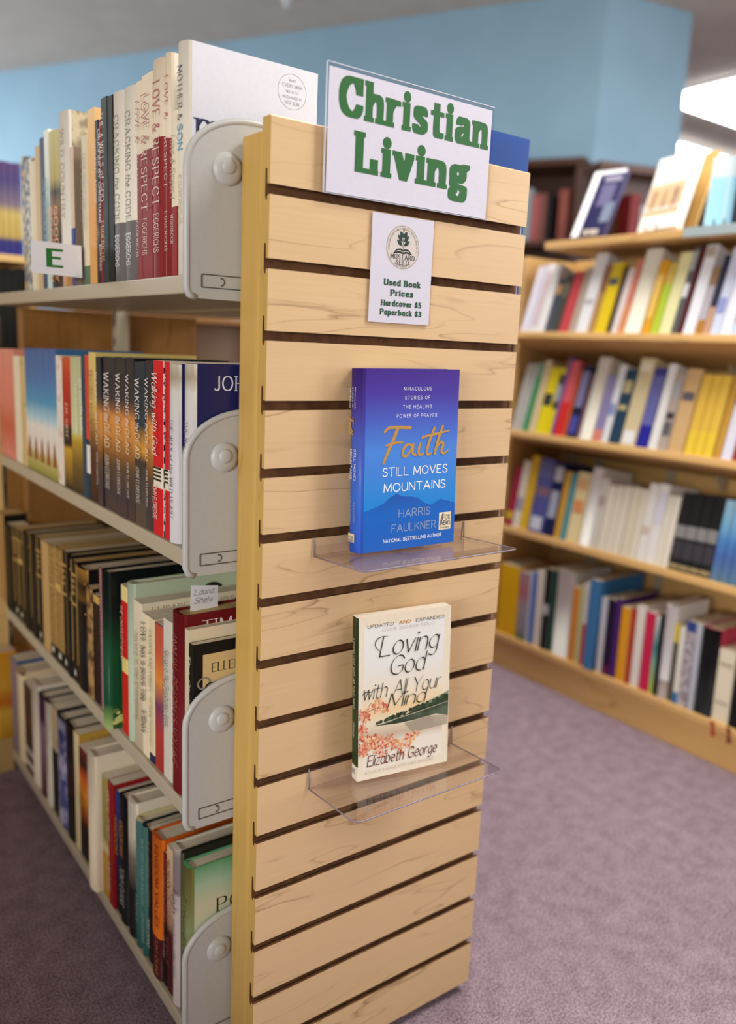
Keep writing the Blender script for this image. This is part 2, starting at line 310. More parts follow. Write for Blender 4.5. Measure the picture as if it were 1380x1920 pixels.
def glyph(ch, sty):
    if (ch, sty) in GC: return GC[(ch, sty)]
    adv, src = GL[ch]; nib, ser, sh, tr, k = STY[sty]; polys = []
    def put(P): polys.append([(x+sh*y, y) for x, y in P])
    for st in src.split(';'):
        pts = [tuple(float(v) for v in q.split(',')) for q in st[1:].split(' ') if q]
        if st[0] == 'd':
            r = max(max(x for x, y in nib)*1.12, .62); put([(pts[0][0]+a, pts[0][1]+b) for a, b in circ(r, 10)]); continue
        path = pts if st[0] == 'l' else catmull(pts, st[0] == 'o', k)
        for a, b in zip(path, path[1:]):
            put(hull([(p[0]+q[0], p[1]+q[1]) for p in (a, b) for q in nib]))
        if ser and st[0] != 'o':
            for e, d in ((path[0], path[1]), (path[-1], path[-2])):
                if min(abs(e[1]-y) for y in (0, 6.8, 10, -3.2)) < .05 and abs(e[0]-d[0]) < .65*abs(e[1]-d[1]):
                    left = e[1] in (6.8, 10.0) and ch.islower(); hw, ht = ser
                    if ch in '\x01\x02\x03JSsCcG' or (ch == '\x04' and e[0] > 2): continue
                    put([(e[0]-hw, e[1]-ht), (e[0]+(.4*hw if left else hw), e[1]-ht), (e[0]+(.4*hw if left else hw), e[1]+ht), (e[0]-hw, e[1]+ht)])
    GC[(ch, sty)] = (adv+tr, polys); return GC[(ch, sty)]
def text_w(s, sty): return sum(glyph(c, sty)[0] if c != ' ' else 4.2+STY[sty][3]*.4 for c in s)-STY[sty][3]
def text(b, s, sty, o, u, v, mat, cap=None, width=None, align='l', lift=.00012, squash=1, arc=None):
    """write s on builder b: baseline origin o, unit vectors u (along) and v (up); cap height and/or total width in metres"""
    u = Vector(u).normalized(); v = Vector(v).normalized(); n = u.cross(v); o = Vector(o)
    W = text_w(s, sty); sc = (cap/10) if cap else width/W
    su = width/W if (width and cap) else sc*squash
    x = {'l': 0, 'c': -W/2, 'r': -W}[align]; k = 0
    for ch in s:
        if ch == ' ': x += 4.2+STY[sty][3]*.4; continue
        adv, polys = glyph(ch, sty)
        for P in polys:
            k += 1; L = n*(lift+(k % 40)*2.5e-6)
            if arc:
                R, s0 = arc; w2 = adv/2; th = (x+w2-STY[sty][3]/2)*su/R*s0; c, sn = math.cos(th), math.sin(th)
                pts = []
                for a, q in P:
                    lx = (a-(w2-STY[sty][3]/2))*su; ly = q*sc
                    px, py = lx, ly+R*s0
                    pts.append(o+u*(px*c+py*sn)+v*(-px*sn+py*c)+L)
                b.poly(pts, mat)
            else: b.poly([o+u*((x+a)*su)+v*(q*sc)+L for a, q in P], mat)
        x += adv
def flat(b, pts, o, u, v, mat, lift=.0001):
    u = Vector(u).normalized(); v = Vector(v).normalized(); n = u.cross(v); o = Vector(o)
    return b.poly([o+u*x+v*y+n*lift for x, y in pts], mat)
def brush(b, P, o, u, v, mat, lift, k=6, n=8, sc=1):
    """round brush stroke of changing radius through points (x, y, r)"""
    Q = catmull(P, False, k)
    for i, (a, c) in enumerate(zip(Q, Q[1:])):
        flat(b, [(x*sc, y*sc) for x, y in hull([(p[0]+q[0], p[1]+q[1]) for p in (a, c) for q in circ(p[2], n)])], o, u, v, mat, lift+i*2.5e-6)

# ------------------------------------------------------------------ books
WHITE = '#f4f2ec'; INK = '#1b1a20'
X_, Y_, Z_ = Vector((1, 0, 0)), Vector((0, 1, 0)), Vector((0, 0, 1))
DN, NY = Vector((0, 0, -1)), Vector((0, -1, 0))
def mat_of(c):
    if not isinstance(c, str): return c
    return paint(c, .5, spec=.22)
def make_book(label, T, D, H, loc, rot=(0, 0, 0), spine='#888888', cover=None, hard=False, bands=None, page='#e6dbc3', deco=None, name='book', group=None):
    """spine looks along -x, front cover along -y; T thick, D deep, H high. bands: [(from, to, colour)] on the spine (fractions of the height)"""
    cover = mat_of(cover if cover is not None else spine); spine = mat_of(spine)
    root = thing(name, label, 'book', loc, rot, group)
    b = B(); t = .0022 if hard else .0006; r = min(T*.22, .004 if hard else .0012)
    bulge = min(.003, T*.12) if hard else 0
    # plan outline of the cover, a C open at the fore-edge
    out = [(D, 0), (r*1.2, 0), (r*.35, r*.35), (0-bulge*.4, r*1.2)]
    if bulge: out += [(-bulge, T*.35), (-bulge*1.05, T*.5), (-bulge, T*.65)]
    out += [(-bulge*.4, T-r*1.2), (r*.35, T-r*.35), (r*1.2, T), (D, T)]
    pr = out+[(D, T-t), (t+.001, T-t), (t+.001, t), (D, t)]
    zs = [0]+sorted({max(0, min(1, q)) for bd in (bands or []) for q in bd[:2]} - {0, 1})+[1]
    vs = [[b.bm.verts.new((x, y, H*z)) for x, y in pr] for z in zs]; n = len(pr); no = len(out)
    for j in range(len(zs)-1):
        zc = (zs[j]+zs[j+1])/2; sm = spine; cm = cover
        for bd in (bands or []):
            if bd[0] <= zc <= bd[1]:
                sm = mat_of(bd[2]); cm = sm if len(bd) > 3 and bd[3] else cm
        for i in range(n):
            f = b.bm.faces.new((vs[j][(i+1) % n], vs[j][i], vs[j+1][i], vs[j+1][(i+1) % n]))
            f.material_index = b.mi(sm if 0 < i < no-2 else cm); f.smooth = bool(bulge) and 1 < i < no-3
    for L, fl in ((vs[0], 0), (vs[-1], 1)):
        # caps of the two boards and the spine wall
        for q in ((0, 1, n-2+0, n-1), ):
            pass
        face = b.bm.faces.new(L[::-1] if not fl else L); face.material_index = b.mi(cover if not hard else cover)
    if deco: deco(b, T, D, H)
    b.build('cover', root)
    p = B(); iz = .003 if hard else .0003; ix = .0035 if hard else .0004
    p.box((t+.0012, t+.0002, iz), (D-ix, T-t-.0002, H-iz), pages_mat(page))
    p.build('page_block', root)
    return root
def spine_text(items):
    """items: (text, style, colour, from, to, rel, [relative offset]) from/to as fractions of height measured from the top; rel: letter height over spine thickness"""
    def d(b, T, D, H):
        for it in items:
            s, sty, col, a, e, rel = it[:6]; off = it[6] if len(it) > 6 else 0
            cap = T*rel; L = (e-a)*H
            W = text_w(s, sty)/10*cap
            kw = {'cap': cap, 'width': L} if W > L or W < L*.7 else {'cap': cap}
            text(b, s, sty, (-.0006-(min(.003, T*.12) if T > .012 else .0005), T*(.5+off)+cap*.5, H*(1-a)), DN, NY, paint(col, .4), align='l', lift=.0004, **kw)
    return d
def both(*fs):
    def d(b, T, D, H):
        for f in fs: f(b, T, D, H)
    return d

# ------------------------------------------------------------------ the room
MAPLE = wood('maple_laminate', '#cda97b', '#dcbc8f', '#94714a')
MAPLE_Y = wood('maple_board', '#cfa968', '#dcb97a', '#a07b45', rings=6)
MAPLE_D = wood('shaded_dark_maple', '#7d5426', '#8f6330', '#5a3a18', axis='z', zs=22)  # darker wood; on the end board the colour carries the gap's shade
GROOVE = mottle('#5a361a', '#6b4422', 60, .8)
MAPLE_E = wood('maple_edge', '#c29a4e', '#cfa95c', '#b28c46', axis='z', rings=5)
MAPLE_R = wood('maple_bookcase', '#cf9f5e', '#deb678', '#a87b40', axis='y', xs=1.2, zs=10, rings=5)
DARKWOOD = wood('walnut', '#3e2113', '#54301c', '#2a150b', axis='z')
METAL = paint('#bdbdb8', .38, spec=.5)
METAL_S = paint('#b3a78f', .4, spec=.5)
CHROME = paint('#c9c9c6', .25, 1)
BLUE = mottle('#8cafc4', '#90b3c8', 3, .8)
CEIL = mottle('#bcb3a8', '#c1b8ad', 8, .9)
PLASTER = mottle('#c9cdd2', '#cfd3d7', 4, .85)

b = B(); b.poly([(-6, -7, 0), (11, -7, 0), (11, 10, 0), (-6, 10, 0)], carpet_mat()); struct(b.build('floor'))
b = B(); b.box((-6, -7, HC), (11, 10, HC+.1), CEIL); struct(b.build('ceiling'))
wc = Vector((2.942, 2.062, 0)); dA = Vector((-.4755, .8797, 0)); nb = Vector((.8797, .4755, 0)); we = Vector((3.472, 1.957, 0))
b = B(); b.prism([wc, wc+nb*.25, wc+dA*6+nb*.25, wc+dA*6], (0, 0, HC-.001), BLUE); struct(b.build('wall_back'))
b = B(); b.prism([wc+Vector((.001, 0, 0)), we, we+Vector((.05, .22, 0)), wc+nb*.251], (0, 0, HC-.001), BLUE); struct(b.build('wall_right'))
b = B(); b.box((-6, 9.8, 0), (11, 10, HC-.001), PLASTER); struct(b.build('wall_far'))
b = B(); b.box((10.8, -7, 0), (11, 9.79, HC-.001), PLASTER); struct(b.build('wall_side'))

b = B(); b.box((-1.62, -3.2, 0), (-1.5, 2.4, .70), PLASTER); struct(b.build('left_light_blocker'))  # unseen low partition, added to shade the left aisle floor
# recessed fluorescent troffers; two of them show at the right of the photograph
DIFF = emit('troffer_diffuser', (.97, .98, 1), 9); FRAME = paint('#e8e8e6', .4)
def troffer(x0, y0, x1, y1, label, group='ceiling troffers'):
    t = thing('ceiling_light', label, 'ceiling light', ((x0+x1)/2, (y0+y1)/2, HC), group=group)
    w2, d2 = (x1-x0)/2, (y1-y0)/2
    f = B()
    for lo, hi in (((-w2, -d2, -.016), (w2, -d2+.02, -.001)), ((-w2, d2-.02, -.016), (w2, d2, -.001)), ((-w2, -d2+.02, -.016), (-w2+.02, d2-.02, -.001)), ((w2-.02, -d2+.02, -.016), (w2, d2-.02, -.001))): f.box(lo, hi, FRAME)
    f.build('frame', t); f = B(); f.box((-w2+.021, -d2+.021, -.055), (w2-.021, d2-.021, -.006), DIFF); f.build('diffuser', t)
troffer(4.475, 2.2, 5.70, 2.825, 'bright rectangular ceiling light just right of the blue wall, the upper one in view')
troffer(5.30, 3.44, 6.55, 4.06, 'bright ceiling light behind the face-out books, the lower one in view')
t = thing('sprinkler', 'small white fire sprinkler on the ceiling above the bookshelf', 'sprinkler', at(536, -3, 'z', HC))
f = B(); f.dome((0, 0, -.001), .035, .012, (0, 0, -1), FRAME); f.build('escutcheon', t)
f = B(); f.tube([(0, 0, -.008), (0, 0, -.035)], .008, FRAME); f.tube([(0, 0, -.035), (0, 0, -.039)], .017, FRAME, 14); f.build('sprinkler_head', t)

# ------------------------------------------------------------------ the slatwall bookshelf in front
PW, PZ0, PZ1, G1, GP = .388, .020, 1.2333, 1.165, .0762
SZ = [1.071, .751, .421, .096]          # shelf tops
XF, YN, YE = -.056, .0785, 1.005        # shelf front edge, near end, far end
unit = thing('bookshelf', 'double-sided bookshelf with maple slatwall end panel and grey shelf brackets', 'bookshelf', (0, 0, 0))
b = B()
prof = [(0, PZ0), (.018, PZ0), (.018, PZ1), (.0015, PZ1), (0, PZ1-.0015)]
for k in range(15):
    g = G1-GP*k; prof += [(0, g), (.0055, g+.0005), (.0062, g+.016), (.0098, g+.016), (.0102, g-.0107), (.0088, g-.0150), (.0062, g-.0165), (.0050, g-.0112), (0, g-.0107)]
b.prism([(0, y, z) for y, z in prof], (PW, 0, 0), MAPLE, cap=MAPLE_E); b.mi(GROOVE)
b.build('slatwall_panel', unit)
for f in unit.children[0].data.polygons:       # bare board inside grooves, coloured darker to carry their shade
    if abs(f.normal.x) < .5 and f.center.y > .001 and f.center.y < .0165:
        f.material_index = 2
b = B(); R = .02; zt = PZ1-.012
arc = [(0+R-R*math.sin(a), .0185+R-R*math.cos(a)) for a in [0, .4, .8, 1.2, math.pi/2]]
pl = [(PW-x, y) for x, y in arc]+[(x, y) for x, y in arc[::-1]][::-1][::-1]
pl = [(R*.2, .0190), (.0005, .024), (0, .030), (0, .060), (.001, .066), (.006, .0705), (PW-.006, .0705), (PW-.001, .066), (PW, .060), (PW, .030), (PW-.0005, .024), (PW-R*.2, .0190)]
b.prism([(x, y, PZ0) for x, y in pl], (0, 0, zt-PZ0), MAPLE_E); bo = b.build('backing_board', unit)
bv = bo.modifiers.new('bevel', 'BEVEL'); bv.width = .003; bv.segments = 2; bv.limit_method = 'ANGLE'
# far end panel, uprights, base
b = B(); b.box((0, 1.025, .02), (PW, 1.06, 1.049), MAPLE_D, .002); b.build('end_board', unit)
for y in (.10, .985):
    b = B(); b.box((.180, y-.012, .0), (.208, y+.012, 1.225 if y < .5 else 1.12), METAL_S, .001)
    for k in range(24): b.box((.1795, y-.004, .14+k*.04), (.1798, y+.004, .155+k*.04), paint('#2a2620', .6))
    b.build('upright', unit)
b = B(); b.box((.02, .09, .0), (.368, 1.0, .07), METAL_S); b.build('base', unit)
def bracket(parent, zb, side):
    """pressed steel end bracket with a quarter round top, a round boss and two tab slots"""
    s = side; x0 = -.062 if s > 0 else .45; xi = .185 if s > 0 else .200; zt = zb+(.1695 if s > 0 else .158); zl = zb-.026
    pts = []
    for k in range(11):
        a = math.pi/2*k/10; pts.append((x0+s*(.080-.080*math.cos(a)), zt-.054+.054*math.sin(a)))
    top = [(x, z) for x, z in pts]
    outl = [(x0+s*.010, zl), (x0+s*.003, zl+.003), (x0, zl+.010)]+top+[(xi, zt), (xi, zl)]
    if s < 0: outl = outl[::-1]
    b = B(); b.prism([(x, .0765, z) for x, z in outl], (0, -.0045, 0), METAL)
    # rolled rim along the free edge
    rim = [(x0+s*.012, zl+.001), (x0+s*.004, zl+.004), (x0+s*.001, zl+.011)]+[(x+s*.001, z-.001) for x, z in top]+[(xi, zt-.001)]
    b.tube([(x, .0745, z) for x, z in rim], .0042, METAL, 8)
    o = b.build('end_bracket', parent)
    d = B(); d.dome((x0+s*.049, .0722, zb+.1155), .0182, .0068, (0, -1, 0), METAL); d.dome((x0+s*.0475, .0662, zb+.1175), .0085, .0034, (0, -1, 0), METAL); d.build('boss', o)
    DK = paint('#57544c', .6); d = B()
    for za, xa in ((.0005, .018), (-.0135, .018)): d.box((min(x0+s*xa, xi), .0712, zb+za-.0006), (max(x0+s*xa, xi), .0719, zb+za+.0006), DK)
    d.box((x0+s*.018-.0006, .0712, zb-.0135), (x0+s*.018+.0006, .0719, zb), DK)
    for k in range(8):
        a = -math.pi/2+math.pi*k/7
        d.box((x0+s*(.042+.004*math.cos(a))-.0005, .0712, zb-.0065+.004*math.sin(a)-.0008), (x0+s*(.042+.004*math.cos(a))+.0005, .0719, zb-.0065+.004*math.sin(a)+.0008), DK)
    d.build('tab_slot', o)
for z in SZ:
    for s in (1, -1):
        xa, xb = (XF, .178) if s > 0 else (.210, .444)
        b = B(); b.box((xa, YN, z-.021), (xb, YE, z), METAL_S, .002); sh = b.build('shelf', unit)
        bracket(sh, z-(0, .002, .004, .008)[SZ.index(z)], s)

# ------------------------------------------------------------------ signs on the slatwall
CLEAR = acrylic('clear_acrylic'); EDGE = paint('#8a7f8c', .15); EDGE_L = paint('#cfd8e6', .1)
PAPER = paint('#f3f3f6', .5); GREEN = paint('#2f7a33', .5); DGREEN = paint('#1d5a32', .5)
t = thing('sign', 'white sign with large green slab lettering in a clear holder atop the slatwall', 'sign', (.067, -.004, 1.1655))
b = B(); W, H = .241, .1275
b.box((0, -.0011, 0), (W, -.0004, H), PAPER); u, v = X_, Z_
o = Vector((0, -.0012, 0))
text(b, '\x01hristi\x02n', 'slab', o+Vector((W*.515, 0, H*.655)), u, v, GREEN, cap=.0365, width=.213, align='c')
text(b, '\x04ivin\x03', 'slab', o+Vector((W*.505, 0, H*.225)), u, v, GREEN, cap=.0375, width=.158, align='c')
# the second sheet is a shade behind the plain a of Christian
b.build('paper', t)
b = B(); b.box((-.003, -.0021, -.0012), (W+.003, -.0017, H+.004), CLEAR)
for lo, hi in (((-.003, -.0022, H+.0036), (W+.003, .0004, H+.0044)), ((-.0034, -.0022, -.0012), (-.0029, .0004, H+.004)), ((-.003, -.0022, -.0016), (W+.003, .0004, -.001))): b.box(lo, hi, EDGE_L)
b.build('sleeve', t)

t = thing('price_card', 'small white price card with round seed-shop emblem on the slatwall', 'sign', (.1345, -.0012, 1.0295))
b = B(); W, H = .0925, .1235
b.box((0, -.0009, 0), (W, -.0002, H), PAPER)
o = Vector((0, -.001, 0)); cx, cz, rr = W*.5, H*.715, .0252
CREAM = paint('#f1ead9', .5); BLK = paint('#1e2420', .5)
flat(b, [(cx+rr*math.cos(a*.1309), cz+rr*math.sin(a*.1309)) for a in range(48)], o, u, v, paint('#e9e2d0', .5), .00003)
flat(b, [(cx+rr*.97*math.cos(a*.1309), cz+rr*.97*math.sin(a*.1309)) for a in range(48)], o, u, v, BLK, .00005)
flat(b, [(cx+rr*.955*math.cos(a*.1309), cz+rr*.955*math.sin(a*.1309)) for a in range(48)], o, u, v, CREAM, .00007)
text(b, 'CHRISTIAN AND FAMILY FRIENDLY BOOKS AND GIFTS', 'sans', o+Vector((cx, 0, cz)), u, v, BLK, cap=.0021, width=.072, align='c', arc=(rr*.80, 1), lift=.0001)
text(b, 'BOOKS & GIFTS', 'sans', o+Vector((cx, 0, cz)), u, v, BLK, cap=.0024, width=.024, align='c', arc=(rr*.90, -1), lift=.0001)
text(b, 'MUSTARD', 'serifb', o+Vector((cx, 0, cz-rr*.54)), u, v, BLK, cap=.0052, width=.036, align='c')
text(b, 'SEED', 'serifb', o+Vector((cx, 0, cz-rr*.79)), u, v, BLK, cap=.0052, width=.019, align='c')
DG = paint('#24463a', .5)
for sx in (1, -1):
    for (x, z, L, a) in ((.001, .0015, .011, 38), (.0008, .0065, .0105, 44), (.0005, .011, .0085, 56)):
        c_, s_ = math.cos(math.radians(a)), math.sin(math.radians(a)); P = []
        for k in range(13):
            tt = k/6; tt2 = tt if tt <= 1 else 2-tt; wv = (.0026 if tt <= 1 else -.0026)*math.sin(math.pi*tt2)
            P.append((cx+sx*(x+L*tt2*c_-wv*s_), cz+z+L*tt2*s_+wv*c_))
        P = P[:-1]; flat(b, P if sx < 0 else P[::-1], o, u, v, DG, .0001)
    # pages of the open book
    P = [(0, -.003), (.004, -.0012), (.009, -.0022), (.0125, -.0050), (.0125, -.0062), (.0085, -.0040), (.004, -.0032), (0, -.0050)]
    flat(b, [(cx+sx*x, cz+z) for x, z in (P if sx > 0 else P[::-1])][::-1], o, u, v, BLK, .0001)
    P = [(0, -.0056), (.005, -.0042), (.0095, -.0052), (.0140, -.0066), (.0140, -.0078), (.006, -.0066), (0, -.0078)]
    flat(b, [(cx+sx*x, cz+z) for x, z in (P if sx > 0 else P[::-1])][::-1], o, u, v, BLK, .00011)
flat(b, [(cx-.0004, cz-.004), (cx+.0004, cz-.004), (cx+.0004, cz+.0165), (cx-.0004, cz+.0165)], o, u, v, DG, .00012)
flat(b, [(cx, cz+.0165), (cx+.0017, cz+.019), (cx, cz+.0225), (cx-.0017, cz+.019)], o, u, v, paint('#d2a640', .5), .00013)
for s, z, wd, cp in (('Used Book', .345, .054, .0064), ('Prices', .25, .033, .0064), ('Hardcover $5', .153, .060, .0060), ('Paperback $3', .068, .062, .0060)):
    text(b, s, 'slab', o+Vector((W*.52, 0, H*(z+.01))), u, v, DGREEN, cap=cp, width=wd, align='c')
b.build('paper', t)
b = B(); b.box((-.001, -.0015, -.001), (W+.001, -.0012, H+.001), CLEAR); b.build('laminate', t)

# clear acrylic display shelves hooked into the grooves
def acrylic_shelf(label, x0, x1, z, d, lip):
    t = thing('acrylic_shelf', label, 'display shelf', (x0, 0, z), group='clear acrylic shelves on the slatwall')
    w2 = x1-x0; th = .0028; b = B(); r = .008
    pl = [(0, -.0006), (0, -d+r), (r*.3, -d+r*.3), (r, -d), (w2-r, -d), (w2-r*.3, -d+r*.3), (w2, -d+r), (w2, -.0006)]
    b.prism([(x, y, -th) for x, y in pl], (0, 0, th), CLEAR, side=CLEAR); b.build('ledge', t)
    b = B(); b.tube([(x, y, -.0012) for x, y in pl], .0009, EDGE, 6); b.build('ledge_edge', t)
    b = B(); b.box((0, -.0034, .0002), (w2, -.0006, lip), CLEAR); b.box((0, -.0006, lip-.0028), (w2, .004, lip), CLEAR)
    b.build('hook_plate', t)
    b = B()
    for x in (0, w2): b.tube([(x, -.002, 0), (x, -.002, lip)], .0008, EDGE, 6)
    b.build('plate_edge', t); t.rotation_euler = (math.radians(-3.1), 0, 0); return t
acrylic_shelf('clear acrylic display ledge under the blue and purple hardcover', .069, .311, .7525, .104, .0205)
acrylic_shelf('clear acrylic display ledge under the cream floral paperback', .073, .3145, .447, .105, .0255)

# ------------------------------------------------------------------ the two face-out books
def faith(b, T, D, H):
    o = Vector((0, 0, 0)); W = D; wt = paint('#f2f4fa', .45); go = paint('#d9a85c', .3, .35); g2 = paint('#8fa0c0', .4)
    def hills(pts, m, lift): flat(b, [(x*W, z*H) for x, z in pts], o, X_, Z_, m, lift)
    hills([(.03, 0), (.998, 0), (.998, .48), (.93, .46), (.88, .44), (.80, .425), (.72, .40), (.62, .405), (.5, .395), (.38, .37), (.3, .38), (.2, .40), (.1, .42), (.03, .43)], ramp([(.0, '#1a7fd0'), (.22, '#1c86d4'), (.42, '#3f86d6')], .35), .00005)
    hills([(.03, 0), (.998, 0), (.998, .235), (.95, .245), (.88, .255), (.84, .265), (.80, .255), (.74, .235), (.66, .25), (.58, .285), (.5, .295), (.42, .30), (.36, .315), (.3, .30), (.22, .265), (.12, .245), (.03, .23)], ramp([(.0, '#1f5fb8'), (.2, '#1c66c0'), (.32, '#2457ab')], .35), .00009)
    for s, z in (('MIRACULOUS', .885), ('STORIES OF', .836), ('THE HEALING', .786), ('POWER OF PRAYER', .737)):
        text(b, s, 'wide', (W*.555, 0, H*z), X_, Z_, wt, cap=.0040, width=W*(.29 if s[0] == 'M' else .26 if s[0] == 'S' else .30 if s[0] == 'T' else .42), align='c', lift=.0002)
    text(b, 'STILL MOVES', 'sans', (W*.555, 0, H*.418), X_, Z_, wt, cap=.0100, width=W*.68, align='c', lift=.0002)
    text(b, 'MOUNTAINS', 'sans', (W*.555, 0, H*.330), X_, Z_, wt, cap=.0100, width=W*.65, align='c', lift=.0002)
    text(b, 'HARRIS', 'sans', (W*.555, 0, H*.182), X_, Z_, g2, cap=.0092, width=W*.33, align='c', lift=.0002)
    text(b, 'FAULKNER', 'sans', (W*.555, 0, H*.100), X_, Z_, g2, cap=.0092, width=W*.47, align='c', lift=.0002)
    text(b, 'NATIONAL BESTSELLING AUTHOR', 'bold', (W*.545, 0, H*.045), X_, Z_, wt, cap=.0040, width=W*.62, align='c', lift=.0002)
    # brush lettered title
    fo = Vector((W*.135, 0, H*.487)); q = H*.268/10
    for i, P in enumerate([[(2.2, 8.6, .32), (3.2, 9.6, .36), (5.2, 9.7, .42), (8.6, 9.5, .4)], [(5.4, 9.4, .42), (4.4, 6.5, .46), (3.0, 3, .42), (2.0, .1, .3)], [(2.6, 4.9, .25), (4.4, 5.5, .34), (6.6, 5.6, .3)],
              [(9.0, 4.6, .3), (8.0, 5.0, .34), (7.0, 3.8, .38), (6.8, 2.2, .38), (7.7, 1.8, .34), (8.8, 3.4, .3), (9.4, 5, .34), (9.3, 2.6, .36), (10.2, 1.9, .26)], [(11.2, 5, .36), (10.8, 3.0, .38), (11.2, 1.9, .34), (12.2, 2.4, .22)], [(11.7, 6.6, .35), (11.9, 6.9, .36)],
              [(14.8, 9.2, .34), (13.7, 6, .4), (13.0, 3, .38), (13.2, 1.9, .34), (14.2, 2.3, .22)], [(12.0, 6.9, .26), (15, 7.5, .34), (18.8, 8.3, .16)], [(17.0, 9.6, .34), (15.9, 6, .4), (15.0, 2, .36)], [(15.4, 3.6, .26), (16.6, 5.1, .34), (17.3, 4.6, .36), (16.8, 2.8, .36), (17.4, 2.0, .3), (18.6, 2.8, .2)]]):
        brush(b, [(x, z*.76, r*.86) for x, z, r in P], fo, X_, Z_, go, .0002+i*.00005, sc=q)
    # news-imprint emblem: cream square with blue letters and beams
    cr = paint('#efe0b4', .4); nb_ = paint('#1d2f6a', .4); lo = Vector((W*.825, 0, H*.042+H*.04)); sw, sh = W*.132, H*.102
    flat(b, [(0, 0), (sw, 0), (sw, sh), (0, sh)], lo, X_, Z_, cr, .0002)
    text(b, 'FOX', 'bold', lo+Vector((sw*.62, 0, sh*.58)), X_, Z_, nb_, cap=sh*.26, width=sw*.58, align='c', lift=.0004)
    text(b, 'NEWS', 'bold', lo+Vector((sw*.58, 0, sh*.26)), X_, Z_, nb_, cap=sh*.24, width=sw*.72, align='c', lift=.0004)
    text(b, 'books', 'sans', lo+Vector((sw*.5, 0, sh*.07)), X_, Z_, nb_, cap=sh*.12, width=sw*.7, align='c', lift=.0004)
    for k in (0, 1): flat(b, [(sw*(.04+.1*k), sh*.25), (sw*(.10+.1*k), sh*.25), (sw*(.33+.06*k), sh*.97), (sw*(.29+.06*k), sh*.97)], lo, X_, Z_, nb_, .00035)
    # spine
    def sp(s, sty, col, y, z0, z1, cap):
        W0 = text_w(s, sty)/10*cap; text(b, s, sty, (-.004, y, H*z0), DN, NY, col, cap=cap, width=H*(z0-z1), lift=.0002)
    for k, s in enumerate(('MIRACULOUS', 'STORIES OF', 'THE HEALING')): sp(s, 'sans', wt, T*(.34+.20*k)+.001, .90, .79, .0022)
    sp('STILL MOVES', 'sans', wt, T*.30+.002, .57, .40, .0042); sp('MOUNTAINS', 'sans', wt, T*.62+.002, .57, .405, .0042)
    sp('HARRIS', 'sans', g2, T*.30+.002, .28, .17, .004); sp('FAULKNER', 'sans', g2, T*.62+.002, .31, .165, .004)
    text(b, '*', 'bold', (-.004, T*.5, H*.36), DN, NY, go, cap=.003, lift=.0002)
    fo = Vector((-.004, T*.92, H*.75)); q2 = .0017/1.35
    for i, P in enumerate([[(2.2, 8.6, .5), (5.2, 9.7, .6), (8.6, 9.5, .6)], [(5.4, 9.4, .6), (4.4, 6.5, .7), (2.0, .1, .5)], [(2.6, 4.9, .4), (6.6, 5.6, .5)], [(9.0, 4.6, .5), (7.0, 3.8, .6), (7.7, 1.8, .5), (9.4, 5, .5), (10.2, 1.9, .4)], [(11.2, 5, .5), (11.2, 1.9, .5)], [(14.8, 9.2, .5), (13.0, 3, .6), (14.2, 2.3, .4)], [(12.0, 6.9, .4), (18.8, 8.3, .3)], [(17.0, 9.6, .5), (15.0, 2, .5)], [(15.4, 3.6, .4), (17.3, 4.6, .5), (17.0, 2.0, .5)]]):
        brush(b, P, fo, DN, NY, go, .0002+i*.00004, k=3, sc=q2)
    flat(b, [(0, 0), (.0105, 0), (.0105, .0135), (0, .0135)], (-.004, T*.5+.007, H*.105), DN, NY, cr, .0002)
    text(b, 'FOX', 'bold', (-.004, T*.5-.0045, H*.072), NY*-1*-1, Z_, nb_, cap=.003, width=.008, lift=.0006) if False else None
    text(b, 'FOX', 'bold', (-.004, T*.5+.0055, H*.078), NY, Z_, nb_, cap=.0032, width=.0095, lift=.0005)
    text(b, 'NEWS', 'bold', (-.004, T*.5+.0060, H*.060), NY, Z_, nb_, cap=.0028, width=.0105, lift=.0005)
make_book('blue and purple hardcover facing out with gold brush lettering, on the upper acrylic ledge', .0265, .1435, .2195, (.1150, -.0320, .7560), tuple(math.radians(a) for a in (-1.4, -.9, -3.0)),
          spine=ramp([(0, '#2f56c0'), (.3, '#3a6bd0'), (.62, '#4a5fc0'), (.8, '#4a3a98'), (1, '#3f2478')], .32), cover=ramp([(0, '#2b5cc4'), (.3, '#3a7fd8'), (.55, '#4c86d8'), (.72, '#4a5fbe'), (.86, '#4a3a9c'), (1, '#452a86')], .32), hard=True, deco=faith)

